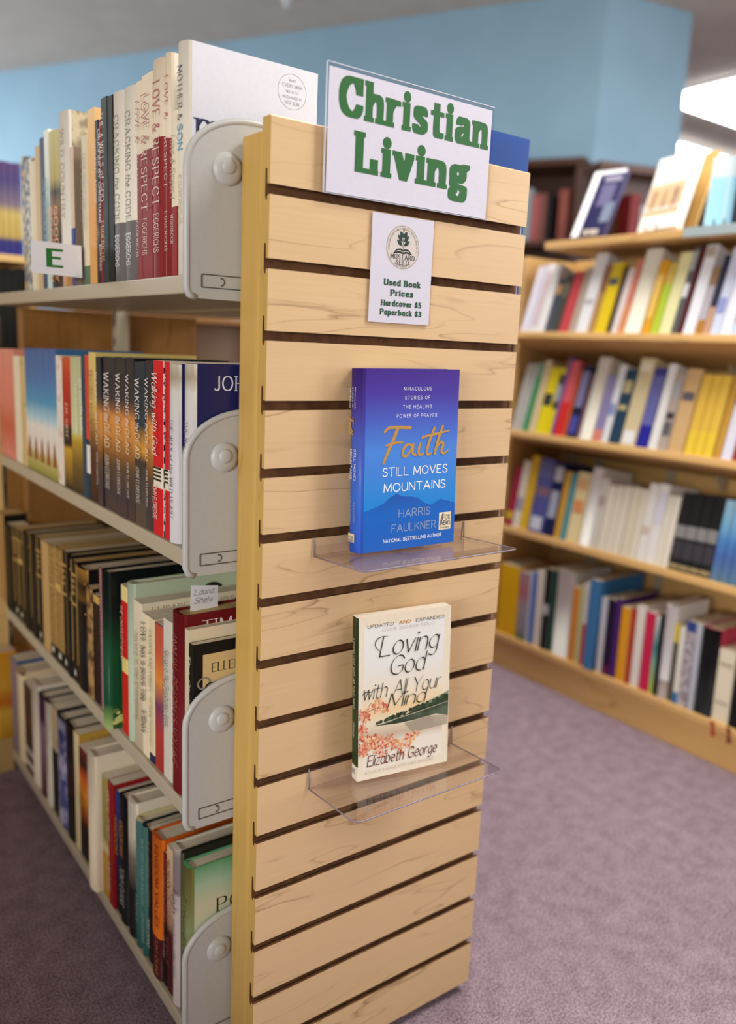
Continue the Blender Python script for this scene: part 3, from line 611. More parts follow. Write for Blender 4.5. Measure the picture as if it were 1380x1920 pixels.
def loving(b, T, D, H):
    o = Vector((0, 0, 0)); W = D; ol = paint('#3b3d2c', .5); gr = paint('#8b8a78', .5)
    def art(pts, m, lift): flat(b, [(x*W, z*H) for x, z in pts], o, X_, Z_, m, lift)
    art([(.06, .06), (.93, .06), (.93, .94), (.06, .94)], ramp([(0, '#f3ead8'), (.2, '#ece3d2'), (.26, '#c9b49a'), (.34, '#e9dcc0'), (.42, '#f0d2a0'), (.52, '#efe3cb'), (.7, '#e9e9e2'), (1, '#f0efe9')], .4), .00004)
    rnd = random.Random(3); dk = [paint(c, .5) for c in ('#26341f', '#33442a', '#41532f')]
    art([(.62, .40), (.93, .452), (.995, .468), (.995, .43), (.7, .38)], mottle('#7e8a72', '#97a088', 30), .00006)
    # wooded shore and its mirror image in the lake
    art([(.16, .335), (.3, .342), (.5, .362), (.7, .392), (.82, .412), (.995, .445), (.995, .400), (.7, .375), (.4, .342)], dk[1], .00008)
    art([(.2, .328), (.4, .342), (.7, .380), (.995, .402), (.995, .305), (.86, .33), (.6, .318), (.4, .318)], mottle('#2f3f2c', '#5d6a55', 25), .00008)
    art([(.60, .24), (.995, .25), (.995, .31), (.8, .325), (.5, .31)], mottle('#a89c86', '#b8ab92', 25), .00007)
    for k in range(60):
        x = rnd.uniform(.2, .98); z = .335+(x-.18)*.115+rnd.uniform(-.004, .014)*(x+.3); r = rnd.uniform(.010, .02)
        art([(x+r*math.cos(a)*1.3, z+r*.8*math.sin(a)) for a in [i*math.pi/3 for i in range(6)]], dk[k % 3], .0001+k*2e-6)
    art([(.16, .330), (.6, .360), (.995, .396), (.995, .3985), (.6, .3635), (.16, .333)], paint('#d9cdb4', .5), .00026)
    # blossoms
    pk = [paint(c, .5) for c in ('#d9775c', '#e39a78', '#efb890', '#c9584a', '#f3cfa6', '#e8a25f')]; j = 0
    for cx_, cz_, sp_, n_ in ((.07, .40, .05, 9), (.20, .46, .04, 6), (.06, .30, .07, 14), (.15, .24, .09, 20), (.30, .20, .08, 14), (.46, .185, .06, 9), (.60, .215, .05, 8), (.05, .20, .05, 9), (.27, .43, .03, 4)):
        for k in range(n_):
            x = max(.03, cx_+rnd.gauss(0, sp_*.6)); z = cz_+rnd.gauss(0, sp_*.35)
            for p in range(5):
                a = p*1.257+rnd.random(); r = rnd.uniform(.016, .028); j += 1
                xx, zz = x+r*math.cos(a), z+r*.66*math.sin(a)
                if xx < .02: continue
                c_, s_ = math.cos(a), math.sin(a)
                art([(xx+r*.8*c_*math.cos(t)-r*.45*s_*math.sin(t), zz+.66*(r*.8*s_*math.cos(t)+r*.45*c_*math.sin(t))) for t in [i*math.pi/3 for i in range(6)]], pk[(j*7+k) % 6 if cx_ > .1 else (j % 4)], .00028+j*5e-7)
    br = paint('#6b4a36', .5)
    for pts in ([(.02, .40), (.1, .42), (.18, .44), (.30, .425)], [(.1, .42), (.12, .46), (.15, .48)]):
        for a, c in zip(pts, pts[1:]): art([(a[0], a[1]), (c[0], c[1]-.002), (c[0], c[1]+.002), (a[0], a[1]+.004)], br, .0002)
    text(b, 'UPDATED', 'sans', (W*.10, 0, H*.932), X_, Z_, paint('#57564a', .5), cap=.0041, width=W*.27, lift=.00055)
    text(b, 'AND', 'bold', (W*.43, 0, H*.932), X_, Z_, paint('#c8872f', .5), cap=.0041, width=W*.12, lift=.00055)
    text(b, 'EXPANDED', 'sans', (W*.61, 0, H*.932), X_, Z_, paint('#57564a', .5), cap=.0041, width=W*.31, lift=.00055)
    text(b, 'OVER 250,000 SOLD', 'thin', (W*.53, 0, H*.902), X_, Z_, gr, cap=.0036, width=W*.56, align='c', lift=.00055)
    for s, x, z, cp, wd in (('Loving', .565, .752, .0265, .62), ('God', .545, .628, .0250, .37), ('with All Your', .50, .500, .0200, .84), ('Mind', .545, .425, .0195, .40)):
        text(b, s, 'calli', (W*x-.004, 0, H*z), X_, Z_, ol, cap=cp, width=W*wd, align='c', lift=.00055)
    # swashes
    for P in ([(.225, .785, .005), (.185, .815, .010), (.185, .848, .012), (.23, .870, .010), (.31, .870, .005)], [(.05, .535, .006), (.09, .550, .011), (.14, .545, .009)]):
        brush(b, [(x*W, z*H, r*W*.45) for x, z, r in P], o, X_, Z_, ol, .0006)
    text(b, 'Elizabeth George', 'italb', (W*.485, 0, H*.082), X_, Z_, paint('#6e2f30', .5), cap=.0145, width=W*.76, align='c', lift=.00055)
    text(b, "AUTHOR OF A WOMAN AFTER GOD'S OWN HEART", 'thin', (W*.46, 0, H*.035), X_, Z_, gr, cap=.0036, width=W*.76, align='c', lift=.00055)
    text(b, 'Loving God with All Your Mind', 'ital', (-.0008, T*.5+.002, H*.87), DN, NY, paint('#c9cfae', .5), cap=.005, width=H*.42, lift=.0004)
    text(b, 'George', 'ital', (-.0008, T*.5+.002, H*.36), DN, NY, paint('#c9cfae', .5), cap=.005, width=H*.09, lift=.0004)
    text(b, 'H', 'serifb', (-.0008, T*.5+.003, H*.04), NY, Z_, paint('#3a3a34', .5), cap=.006, lift=.0004)
lv = make_book('cream paperback facing out with lake and pink blossoms, on the lower acrylic ledge', .0165, .1345, .2195, (.1305, -.0260, .4505), tuple(math.radians(a) for a in (-1.2, -1.7, -10.5)),
          spine=ramp([(0, '#2c3d22'), (.3, '#35482a'), (.6, '#24331c'), (1, '#2d3d20')], .35), cover=paint('#f0e3c9', .4), bands=[(0, .09, '#ece4d2')], deco=loving, page='#efe3cc')
b = B(); b.prism([(.004, .0164, .0015), (.130, .0164, .0015), (.128, .029, .0015)], (0, 0, .2115), pages_mat('#efe3cc')); b.build('loose_pages', lv)

# ------------------------------------------------------------------ rows of books on the near bookshelf
MID = [((0, 420), (345, 420)), ((0, 765), (345, 850)), ((0, 1090), (345, 1310)), ((0, 1340), (345, 1750))]
def mid_y(row, px): (x0, y0), (x1, y1) = MID[row]; return y0+(y1-y0)*(px-x0)/(x1-x0)
PHR = ['on near bookshelf, top shelf', 'on near bookshelf, second shelf', 'on near bookshelf, third shelf', 'on near bookshelf, bottom shelf']
GRP = ['books on the top shelf', 'books on the second shelf', 'books on the third shelf', 'books on the bottom shelf']
LAST = {}
def row_book(row, p0, p1, top, label, spine, cover=None, out=0., D=.15, back=None, **kw):
    """p0..p1: where the spine stands along the shelf (read off the photograph), top: its top edge there"""
    xs = XF+.006-out
    y1 = at(p0, mid_y(row, p0), 'x', xs).y; y0 = at(p1, mid_y(row, p1), 'x', xs).y
    pm = (p0+p1)/2; dz = mid_y(row, pm)-top
    H = at(pm, top, 'x', xs).z-SZ[row]
    y0 = max(y0, LAST.get(row, .0790)); T = max(.004, y1-y0-.0006); LAST[row] = y0+T+.0006
    if y0+T > 1.02: D = min(D, .046)
    return make_book(label+' '+PHR[row] if len((label+' '+PHR[row]).split()) <= 16 else label, T, D, H, (xs, y0+.0003, SZ[row]+.0003), spine=spine, cover=cover, group=GRP[row], **kw)
# --- top shelf, from the bracket towards the far end
def mother(b, T, D, H):
    spine_text([('MOTHER & ', 'serif', '#3d4250', .10, .34, .42), ('SON', 'bold', '#4f9ac0', .345, .45, .42), ('EGGERICHS', 'sans', '#c9b98a', .56, .78, .26)])(b, T, D, H)
    gr = paint('#8e9096', .5); cx, cz, r = .131, H*.855+.0085, .0195
    for k in range(40):
        a, c = k*math.pi/20, (k+1)*math.pi/20
        flat(b, [(cx+rr*math.cos(t), cz+rr*math.sin(t)) for rr, t in ((r, a), (r, c), (r*.975, c), (r*.975, a))][::-1], (0, 0, 0), X_, Z_, gr)
    for s, z, cp, wd in (('WHAT', .60, .0026, .0095), ('EVERY MOM', .27, .0036, .026), ('NEEDS TO', -.04, .0026, .0165), ('RECOGNIZE IN', -.35, .0026, .0255), ('HER SON', -.68, .0036, .0195)):
        text(b, s, 'sans', (cx, 0, cz+r*z-.0008), X_, Z_, gr, cap=cp, width=wd, align='c')
    text(b, 'mother', 'serif', (.0115, 0, .1440), X_, Z_, paint('#23284a', .5), cap=.034)
row_book(0, 333, 352, 80, 'white hardcover with ring of small grey text, nearest the end bracket', '#e2d9c6', cover='#dcdbe1', D=.166, hard=True, deco=mother)
row_book(0, 321, 332.6, 209, 'short cream and dark red paperback beside the white hardcover', '#e6d8bb', cover='#e9dcc2', bands=[(0, .43, '#8e1a1c')], D=.14, deco=spine_text([('Love & Respect', 'ital', '#b09a72', .14, .52, .5), ('WORKBOOK', 'serif', '#d9b9a8', .62, .8, .42)]))
RED_ = '#8c2a2b'
def lr(a): return spine_text([('LOVE & ', 'serif', '#a8433a', .10, a, .52), ('RESPECT', 'serif', '#d9b7a8', a+.01, .66, .52), ('EGGERICHS', 'serif', '#d9b7a8', .70, .88, .42)])
row_book(0, 310, 320.6, 100, 'cream topped maroon hardcover, first of the four like it from the bracket', '#e6d6b8', cover='#e9dfc9', bands=[(0, .63, RED_)], hard=True, deco=lr(.36))
row_book(0, 287, 309.6, 112, 'cream topped maroon hardcover, second of the four like it and the widest', '#e4d3b6', cover='#e9dfc9', bands=[(0, .65, RED_)], hard=True, deco=lr(.34))
row_book(0, 267, 286.6, 138, 'cream topped maroon hardcover, third of the four like it from the bracket', '#e2d2b4', cover='#e9dfc9', bands=[(0, .64, RED_, True)], deco=lr(.35))
row_book(0, 257, 266.6, 152, 'cream topped maroon hardcover, last of the four and thinnest', '#e2d2b4', cover='#e9dfc9', bands=[(0, .64, '#8a3a3a')], deco=lr(.35))
def crack(): return spine_text([('CRACKING', 'serif', '#8b8272', .12, .42, .40), ('the', 'ital', '#8b8272', .44, .50, .40), ('CODE', 'serif', '#8b8272', .53, .68, .40), ('EGGERICHS', 'sans', '#e8e4dc', .75, .92, .36)])
row_book(0, 235, 256.6, 163, 'cream hardcover with slate grey foot, next to the maroon ones', '#ebe3d0', cover='#efe8d8', bands=[(0, .315, '#6f6a69')], hard=True, deco=crack())
row_book(0, 215, 234.6, 172, 'cream hardcover with slate grey foot, next to the black one', '#ebe3d0', cover='#efe8d8', bands=[(0, .315, '#6f6a69')], hard=True, deco=crack())
row_book(0, 204, 214.6, 178, 'plain black hardcover between charcoal and cream spines', '#0d0f10', D=.15)
row_book(0, 192, 203.6, 181, 'charcoal green hardcover with pale lettering left of the plain black one', '#27332f', cover='#16191a', deco=spine_text([('THE 4 WILLS of GOD', 'serif', '#c9c5b4', .08, .55, .6), ('EGGERICHS', 'serif', '#c9b77a', .66, .88, .5)]))
row_book(0, 187.5, 191.6, 222, 'thin crimson paperback left of the charcoal green hardcover', '#8e1628', deco=spine_text([('CRUCIFIED BY CHRISTIANS', 'bold', '#efd9d4', .06, .62, .8), ('EDWARDS', 'bold', '#efd9d4', .76, .92, .7)]))
row_book(0, 180.5, 187, 224, 'thin black paperback beside the crimson one', ramp([(0, '#241a16'), (.25, '#3a2a1c'), (.32, '#6e5a38'), (.38, '#151414'), (1, '#17171a')], .4), cover='#151414', deco=spine_text([('EXQUISITE AGONY', 'serif', '#c9c4b8', .12, .50, .7), ('EDWARDS', 'sans', '#a8713a', .62, .85, .6)]))
row_book(0, 167, 180, 202, 'tall bright orange and tan hardcover rising above its neighbours', ramp([(0, '#d9a158'), (.4, '#e8a04e'), (.75, '#f0b871'), (1, '#f0c98c')], .45), cover=ramp([(0, '#e39346'), (1, '#edbd80')], .45), D=.16)
row_book(0, 155, 166.5, 253, 'cream paperback with thin grey title left of the tall orange one', '#dfd0ae', cover='#e6dcc4', bands=[(0, .13, '#4a6a4a')], deco=spine_text([('FOUR VOICES AND LIGHT', 'serif', '#8d8063', .12, .62, .4)]))
def frames(b, T, D, H):
    for z0, z1, c in ((.62, .88, '#2a1512'), (.42, .60, '#77765f'), (.18, .38, '#6e7064'), (.02, .15, '#3f3430')):
        flat(b, [(D*.10, H*z0), (D*.9, H*z0), (D*.9, H*z1), (D*.10, H*z1)], (0, 0, 0), X_, Z_, paint(c, .4), .0003)
row_book(0, 133, 139, 274, 'pinkish album with dark framed pictures on its cover', '#d9bfa2', cover='#8c7a68', bands=[(0, .42, '#1e3c86')], out=.006, D=.15, deco=frames)
row_book(0, 115, 132.5, 207, 'tall white and orange hardcover with map print cover', '#ece4d6', cover=mottle('#c9b99a', '#8f8468', 60), bands=[(0, .2, '#c08a4a')], hard=True, deco=spine_text([('WILD COUNTRY', 'serif', '#a08a68', .1, .6, .35)]))
for q0, q1, tp, lb in ((105, 114.5, 241, 'olive spine with dark middle and orange words, right of its twin'), (95, 104.5, 243, 'olive spine with dark middle and orange words, left of its twin')):
    row_book(0, q0, q1, tp, lb, ramp([(0, '#2a1c12'), (.3, '#3a2814'), (.5, '#8f6a3a'), (.62, '#3d3424'), (.7, '#b9a65a'), (1, '#c8bd80')], .45), cover='#b8ad78', deco=spine_text([('GOOD GUY', 'bold', '#e8923a', .48, .96, .7)]))
row_book(0, 86, 94.5, 241, 'pale teal and white paperback', ramp([(0, '#c9dcd4'), (.4, '#9cc4c0'), (.7, '#dfe8e0'), (1, '#efeee2')], .45), deco=spine_text([('THE UNKNOWN WAY', 'bold', '#5a8a92', .3, .75, .6)]))
row_book(0, 78, 85.5, 256, 'slim navy blue paperback', '#34415e')
row_book(0, 69, 77.5, 272, 'slim tan paperback right of the navy one', '#cdb07e') if False else row_book(0, 69, 77.5, 272, 'slim tan paperback left of the navy one', '#cdb07e')
row_book(0, 63, 68.5, 300, 'cream thin paperback with red line, above the letter card', '#e2d2ac', cover='#b04a3a')
row_book(0, 57, 62.5, 304, 'pale ivory thin paperback, left of the red lined one', '#e6dabb')
row_book(0, 50, 56.5, 296, 'grey and black patterned paperback near the far end', mottle('#2c3442', '#d5d2c4', 90))
row_book(0, 43, 49.5, 292, 'dark blue and gold patterned paperback near the far end', mottle('#39506e', '#c9a961', 70))
# --- second shelf
def wild(b, T, D, H):
    spine_text([('THE WAY of the WILD HEART', 'serif', '#6e6a74', .30, .86, .36)])(b, T, D, H)
    text(b, 'JOHN', 'serif', (.027, 0, H*.865), X_, Z_, paint('#eef0f6', .4), cap=.0165, width=.053)
    rnd = random.Random(5)
    for k in range(40):
        x, z, r = rnd.uniform(.01, .03)+max(0, rnd.gauss(.02, .02)), H*.56+rnd.gauss(0, .006), rnd.uniform(.002, .004)
        flat(b, [(x+r*math.cos(a), z+r*math.sin(a)*.8) for a in [i*math.pi/3 for i in range(6)]], (0, 0, 0), X_, Z_, paint(rnd.choice(('#d9cdb4', '#8c7a5a', '#e9e4d4', '#6e4a30')), .5), .0001+k*2e-6)
WH = ramp([(0, '#d9d4d6'), (.6, '#cbc6c8'), (.85, '#e0dccf'), (.93, '#b9a88c'), (1, '#d9cfba')], .35, noise=.06)
NV = ramp([(0, '#20233e'), (.3, '#e3ded2'), (.5, '#ded6c6'), (.56, '#2c2c66'), (1, '#26285e')], .3)
row_book(1, 345, 364, 682, 'white spined navy hardcover, the nearest of two alike, by the bracket', WH, cover=paint('#23255c', .28), hard=True, D=.16, deco=wild)
row_book(1, 317, 334, 683, 'white spined navy hardcover, the farther of two alike', WH, cover=NV, hard=True, D=.16, deco=wild)
def walk(b, T, D, H):
    spine_text([('Walking with God', 'italb', '#f2d9d0', .06, .52, .6), ('JOHN ELDREDGE', 'sans', '#f2d9d0', .70, .90, .4)])(b, T, D, H)
    for k in range(14):
        flat(b, [(0, H*k/14), (.02, H*k/14), (.02, H*(k+.5)/14), (0, H*(k+.5)/14)], (.002, 0, 0), X_, Z_, paint('#101010', .4), .0003)
    for k in range(4): flat(b, [(H*.60+.005*k, 0), (H*.60+.005*k+.0025, 0), (H*.60+.005*k+.0025, T*.8), (H*.60+.005*k, T*.8)], (-.0006, T*.9, H), DN, NY, paint('#181512', .4), .0003)
row_book(1, 308, 316.5, 678, 'red paperback with black and white chequered cover, right of its twin', '#c8202a', cover='#e8d9c4', bands=[(.28, .40, '#e6dcc4')], deco=walk)
row_book(1, 287, 304, 677, 'red paperback with black and white chequered cover, left of its twin', '#d01c24', cover='#e8d9c4', bands=[(.28, .40, '#e6dcc4')], deco=walk, out=.002)
FL = ramp([(0, '#4a3a34'), (.12, '#3c3338'), (.3, '#594430'), (.38, '#8a5a2c'), (.5, '#c98a44'), (.62, '#d9924a'), (.68, '#8a5a3a'), (.74, '#3a3438'), (1, '#26262c')], .38, noise=.1, nscale=5)
FLC = ramp([(0, '#1d1c20'), (.35, '#2a2624'), (.5, '#b8863c'), (.62, '#c08a3e'), (.7, '#4a3c30'), (.78, '#1c1d24'), (1, '#14161c')], .3, noise=.08)
wake = spine_text([('WAKING', 'serif', '#ddd8d2', .10, .34, .40), ('the', 'ital', '#ddd8d2', .36, .41, .40), ('DEAD', 'serif', '#e8d6b8', .43, .58, .40), ('JOHN ELDREDGE', 'serif', '#d6cfc6', .63, .86, .30)])
od = ['first', 'second', 'third', 'fourth', 'fifth', 'sixth']
for i, (q0, q1, tp, o_) in enumerate(((273.5, 286.5, 677, 0), (252.5, 273, 679, 0), (237.5, 252, 672, .001), (217.5, 237, 671, .002), (194, 217, 670, 0), (181, 193.5, 670, .003))):
    row_book(1, q0, q1, tp, 'dark flame coloured paperback, %s of six alike counting from the red ones' % od[i], FL if i != 1 else ramp([(0, '#57493a'), (.25, '#4a4440'), (.4, '#3c342e'), (.47, '#d99a3c'), (.58, '#8a6a3c'), (.62, '#2a3a44'), (1, '#1f2c38')], .38, noise=.06), cover=FLC, out=o_, deco=wake, D=.14)
row_book(1, 168, 180.5, 661, 'tan yellow paperback with brown foot left of the flame coloured books', ramp([(0, '#3a1c14'), (.35, '#5a3020'), (.5, '#a87a3c'), (.62, '#d6b25e'), (1, '#d9bd70')], .4), cover='#d9c072', D=.16, deco=spine_text([('MOVING MOUNTAINS', 'serif', '#8a6a30', .12, .62, .4)]))
row_book(1, 161, 167.5, 666, 'thin coral red paperback with white foot', '#cf4a36', bands=[(0, .42, '#1f3444'), (.18, .38, '#e8e4da')])
row_book(1, 153.5, 160.5, 668, 'slim slate blue paperback with lower case white title', '#2f4552', deco=spine_text([('get your life back', 'bold', '#dfe3e4', .16, .52, .55)]))
SG = ramp([(0, '#3a2c14'), (.2, '#6e5420'), (.38, '#b8912e'), (.42, '#c8b454'), (.46, '#cfd0a0'), (1, '#b9b78c')], .4)
row_book(1, 143.5, 153, 669, 'sage and ochre paperback beside the slate blue one', SG, deco=spine_text([('LIVE AS FREE MEN', 'serif', '#efe8cc', .2, .55, .4)]))
row_book(1, 133.5, 143, 670, 'sage and ochre paperback beside the red one', SG, cover='#b9b78c')
RD = ramp([(0, '#2a1a10'), (.3, '#c89a2c'), (.34, '#1c1410'), (.46, '#2a1612'), (.5, '#a81e1c'), (.8, '#b52a1e'), (1, '#c8552a')], .4)
row_book(1, 125.5, 133, 670, 'dark red paperback with gold and black foot, right of a twin', RD, deco=spine_text([('DESIRE', 'serif', '#f0cfa8', .35, .62, .6)]))
row_book(1, 118, 125, 671, 'dark red paperback with gold and black foot, left of a twin', RD)
row_book(1, 107, 117.5, 667, 'white paperback with faint floral print by the sky blue books', mottle('#e8dccb', '#c9a48c', 40, lo=.5, hi=.75))
SKY = ramp([(0, '#8f8a3c'), (.14, '#c9b870'), (.2, '#e4d6c4'), (.38, '#e6dfd2'), (.46, '#a8cbd6'), (.58, '#4a95bc'), (.75, '#4a77ac'), (1, '#3f5f96')], .4)
def sail(b, T, D, H):
    flat(b, [(H*.70, T*.55), (H*.90, T*.15), (H*.90, T*.85)], (-.0006, T, H), DN, NY, paint('#9a5a30', .4), .0004)
for i in range(5):
    row_book(1, 95.5-i*11.6, 106.5-i*11.6, 655-(1 if i > 2 else 0), 'sky blue paperback with brown sail, %s of five alike from the right' % od[i], SKY, deco=sail, cover='#3c6a94')
row_book(1, 39, 48, 668, 'tan paperback with green marks near the far end', mottle('#d2b47c', '#8a9a58', 30, lo=.55, hi=.75))
row_book(1, 28, 38.5, 668, 'cream white paperback between tan and pink spines', '#e8dcc0')
PK = ramp([(0, '#d98a78'), (.3, '#c8604a'), (.5, '#d8816c'), (.7, '#d98672'), (1, '#dd907c')], .45, noise=.2, nscale=14)
row_book(1, 14, 27.5, 655, 'salmon pink hardcover, right of a twin at the far end', PK, D=.13)
row_book(1, -1, 13.5, 655, 'salmon pink hardcover, left of a twin at the far end', PK, D=.13)

# --- third shelf
def ellen(b, T, D, H):
    spine_text([("The Christian Mother", 'ital', '#d9d4c6', .06, .75, .45)])(b, T, D, H)
    flat(b, [(.006, H*.08), (D-.006, H*.08), (D-.006, H*.93), (.006, H*.93)], (.008, 0, 0), X_, Z_, paint('#d9bd84', .45), .0002)
    sil = paint('#8f8a80', .35); dk = paint('#1d1a18', .4)
    for cx, cz, r, m in ((.0155, H*.755, .0082, sil), (.0250, H*.722, .0072, dk)):
        for k in range(20):
            a, c = k*math.pi/10, (k+1)*math.pi/10
            flat(b, [(cx+rr*1.15*math.cos(t), cz+rr*math.sin(t)) for rr, t in ((r*.74, a), (r, a), (r, c), (r*.74, c))], (0, 0, 0), X_, Z_, m, .0006)
    flat(b, [(.024, H*.750), (.034, H*.742), (.085, H*.800), (.084, H*.806)], (0, 0, 0), X_, Z_, sil, .0007)
    flat(b, [(.030, H*.735), (.040, H*.740), (.085, H*.775), (.030, H*.748)], (0, 0, 0), X_, Z_, dk, .00065)
    text(b, 'ELLEN', 'serif', (.0265, 0, H*.815), X_, Z_, paint('#2c2620', .45), cap=.0115, width=.038, lift=.0005)
row_book(2, 353, 371, 1212, 'black paperback with cream title panel, nearest the bracket', '#171512', cover='#171512', D=.15, deco=ellen)
def dots(b, T, D, H):
    for x in (.03, .068): flat(b, [(x+.0036*math.cos(a), H-.019+.0036*math.sin(a)) for a in [i*math.pi/6 for i in range(12)]], (0, 0, 0), X_, Z_, paint('#b5652c', .45), .0002)
row_book(2, 345.5, 352.5, 1180, 'slim ivory paperback with orange dots behind the black one', '#cbbf9c', cover='#e8d9b8', D=.15, deco=dots)
def timf(b, T, D, H):
    spine_text([('ANNUAL READINGS VOLUME', 'italb', '#9a4a48', .10, .84, .4)])(b, T, D, H)
    text(b, 'TIM F', 'serif', (.026, 0, H-.0265), X_, Z_, paint('#e6d8d2', .45), cap=.0165, width=.066)
row_book(2, 323, 344.5, 1149, 'maroon hardcover with large white cover lettering', '#6d1218', cover='#70141a', hard=True, D=.165, out=.001, deco=timf, page='#d9bd84')
row_book(2, 306, 322, 1163, 'pale grey paperback with knot emblem left of the maroon hardcover', '#cfc8b8', cover='#d6cfc0', D=.13, deco=spine_text([('Strong in the Everlasting Arms', 'ital', '#7a7266', .18, .66, .5)]))
row_book(2, 290, 305, 1172, 'orange to purple paperback like a sunset', ramp([(0, '#a03024'), (.25, '#b03a34'), (.45, '#7a3a5a'), (.62, '#e08a3a'), (.8, '#c85a3a'), (1, '#b5503c')], .4, noise=.06), cover='#a0406a', D=.12)
row_book(2, 279, 289.5, 1160, 'ivory paperback with thin serif title, right of the heavy lettered one', '#e0cfa8', cover='#e6d6b0', bands=[(0, .06, '#22284a')], D=.14, deco=spine_text([('PASSION AND PURITY', 'serif', '#8a7a55', .08, .50, .42), ('ELISABETH ELLIOT', 'serif', '#8a7a55', .55, .88, .36)]))
row_book(2, 266.5, 278.5, 1152, 'ivory paperback with heavy black title', '#e6d7b4', cover='#eaddc0', D=.14, deco=spine_text([('LOVE has a price tag', 'serifb', '#2a2420', .06, .60, .52), ('Elliot', 'serifb', '#2a2420', .68, .83, .52)]))
def elis(b, T, D, H):
    text(b, 'ELISABETH ELLIOT', 'serif', (.016, 0, H-.0165), X_, Z_, paint('#7a6e58', .45), cap=.0095, width=.125)
    spine_text([('Secure in the Everlasting', 'ital', '#a89a7c', .2, .8, .32)])(b, T, D, H)
row_book(2, 251, 266, 1129, 'tall beige paperback with pale lettering', ramp([(0, '#b5a58a'), (.3, '#c8b89a'), (1, '#dccfae')], .45), cover='#e4d9bc', D=.16, deco=elis)
def salt(b, T, D, H):
    cx, cz, r = .122, H-.034, .022
    flat(b, [(cx+r*math.cos(a), cz+r*math.sin(a)) for a in [math.pi*i/12 for i in range(13)]], (0, 0, 0), X_, Z_, paint('#14160f', .45), .0002)
    text(b, 'SALT', 'serif', (cx, 0, cz+.007), X_, Z_, paint('#b5b89a', .45), cap=.006, width=.021, align='c', lift=.0005)
row_book(2, 240, 250.5, 1094, 'tall mint green hardcover with half round black sticker', '#b4c2a8', cover='#b6c4a6', hard=True, D=.17, out=.0, deco=salt)
row_book(2, 228, 239.5, 1100, 'red and yellow paperback between dark green and mint covers', '#c8241c', cover='#e3cf8a', bands=[(.9, 1, '#e3cf8a'), (.42, .52, '#e6cf7a')], D=.15, deco=spine_text([('THE UNVEILED HEART', 'italb', '#f0b09a', .12, .5, .4)]))
def becoming(b, T, D, H):
    text(b, 'becoming', 'hand', (-.0006, T*.9, H*.84), DN, NY, paint('#cfd6bc', .45), cap=.008, width=.075, lift=.0004)
    for s, z, c in (('s', .82, '#8fa0a8'), ('b', .50, '#a9a86a')): text(b, s, 'serif', (.020, 0, H*z), X_, Z_, paint(c, .45), cap=.013, lift=.0004)
    rnd = random.Random(9)
    for k in range(26):
        x, z, r = rnd.uniform(.004, .035), rnd.uniform(.004, .03), rnd.uniform(.003, .006)
        flat(b, [(x+r*math.cos(a), z+r*.7*math.sin(a)) for a in [i*math.pi/3 for i in range(6)]], (0, 0, 0), X_, Z_, paint(rnd.choice(('#c8cf7a', '#8fa850', '#e4e6a8', '#5f7a3a')), .45), .0001+k*2e-6)
row_book(2, 192, 204, 1072, 'dark green hardcover with white blossom at the foot', ramp([(0, '#a0b070'), (.08, '#6a8a4a'), (.16, '#0e4a2a'), (.5, '#0d4a2a'), (.75, '#0c201a'), (1, '#0b1512')], .35), cover=ramp([(0, '#2f5a2a'), (.12, '#0e4f2c'), (.5, '#0d4a2a'), (.75, '#0a1c18'), (1, '#090f10')], .3), hard=True, D=.165, out=.016, deco=becoming)
def stitch(b, T, D, H):
    for k in range(40): flat(b, [(H*k/40, T*.2), (H*(k+.5)/40, T*.2), (H*(k+.5)/40, T*.8), (H*k/40, T*.8)], (-.0006, T, H), DN, NY, paint('#3a1a22', .45), .0004)
row_book(2, 187.5, 191.5, 1066, 'thin pink and brown dotted spine left of the dark green hardcover', '#b57a80', cover='#2a1612', D=.15, deco=stitch)
row_book(2, 176, 187, 1118, 'short dark brown paperback beside the dotted spine', '#241510', cover='#2a1a10', D=.13, bands=[(.93, 1, '#c9a45a')])
BG = [ (163.5, 175.5, 1104, 'ramp'), (145.5, 163, 1066), (136.5, 145, 1054), (127.5, 136, 1042), (119.5, 127, 1036), (105.5, 119, 1031), (93.5, 105, 1026), (80.5, 93, 1018), (72.5, 80, 1014), (59.5, 72, 1008), (45.5, 59, 1003), (36.5, 45, 999), (28.5, 36, 994), (11, 28, 988), (-1, 10.5, 966)]
BGD = ['tan and brown paperback with crumpled gold jacket, right end of the black and gold run', 'broad black book with gold and amber picture head, in the black and gold run', 'slim gold edged black book, next to the broad amber headed one',
 'gold lettered black book, third left of the amber headed one', 'slim brown and black book beside an ornate gold spine', 'ornate gold brocade spine with black foot, right of a twin', 'ornate gold brocade spine with black foot, left of a twin',
 'plain tan spine among the black and gold run', 'narrow black book with gold bands, left of the plain tan spine', 'black book with two gold bands and pale foot label', 'black book with orange band below its title panel', 'narrow black book with brown panel, left of the orange banded one',
 'thin black book with dark red panel near the far end', 'broad brown black book with a gold line near the far end', 'tan and black book at the far end']
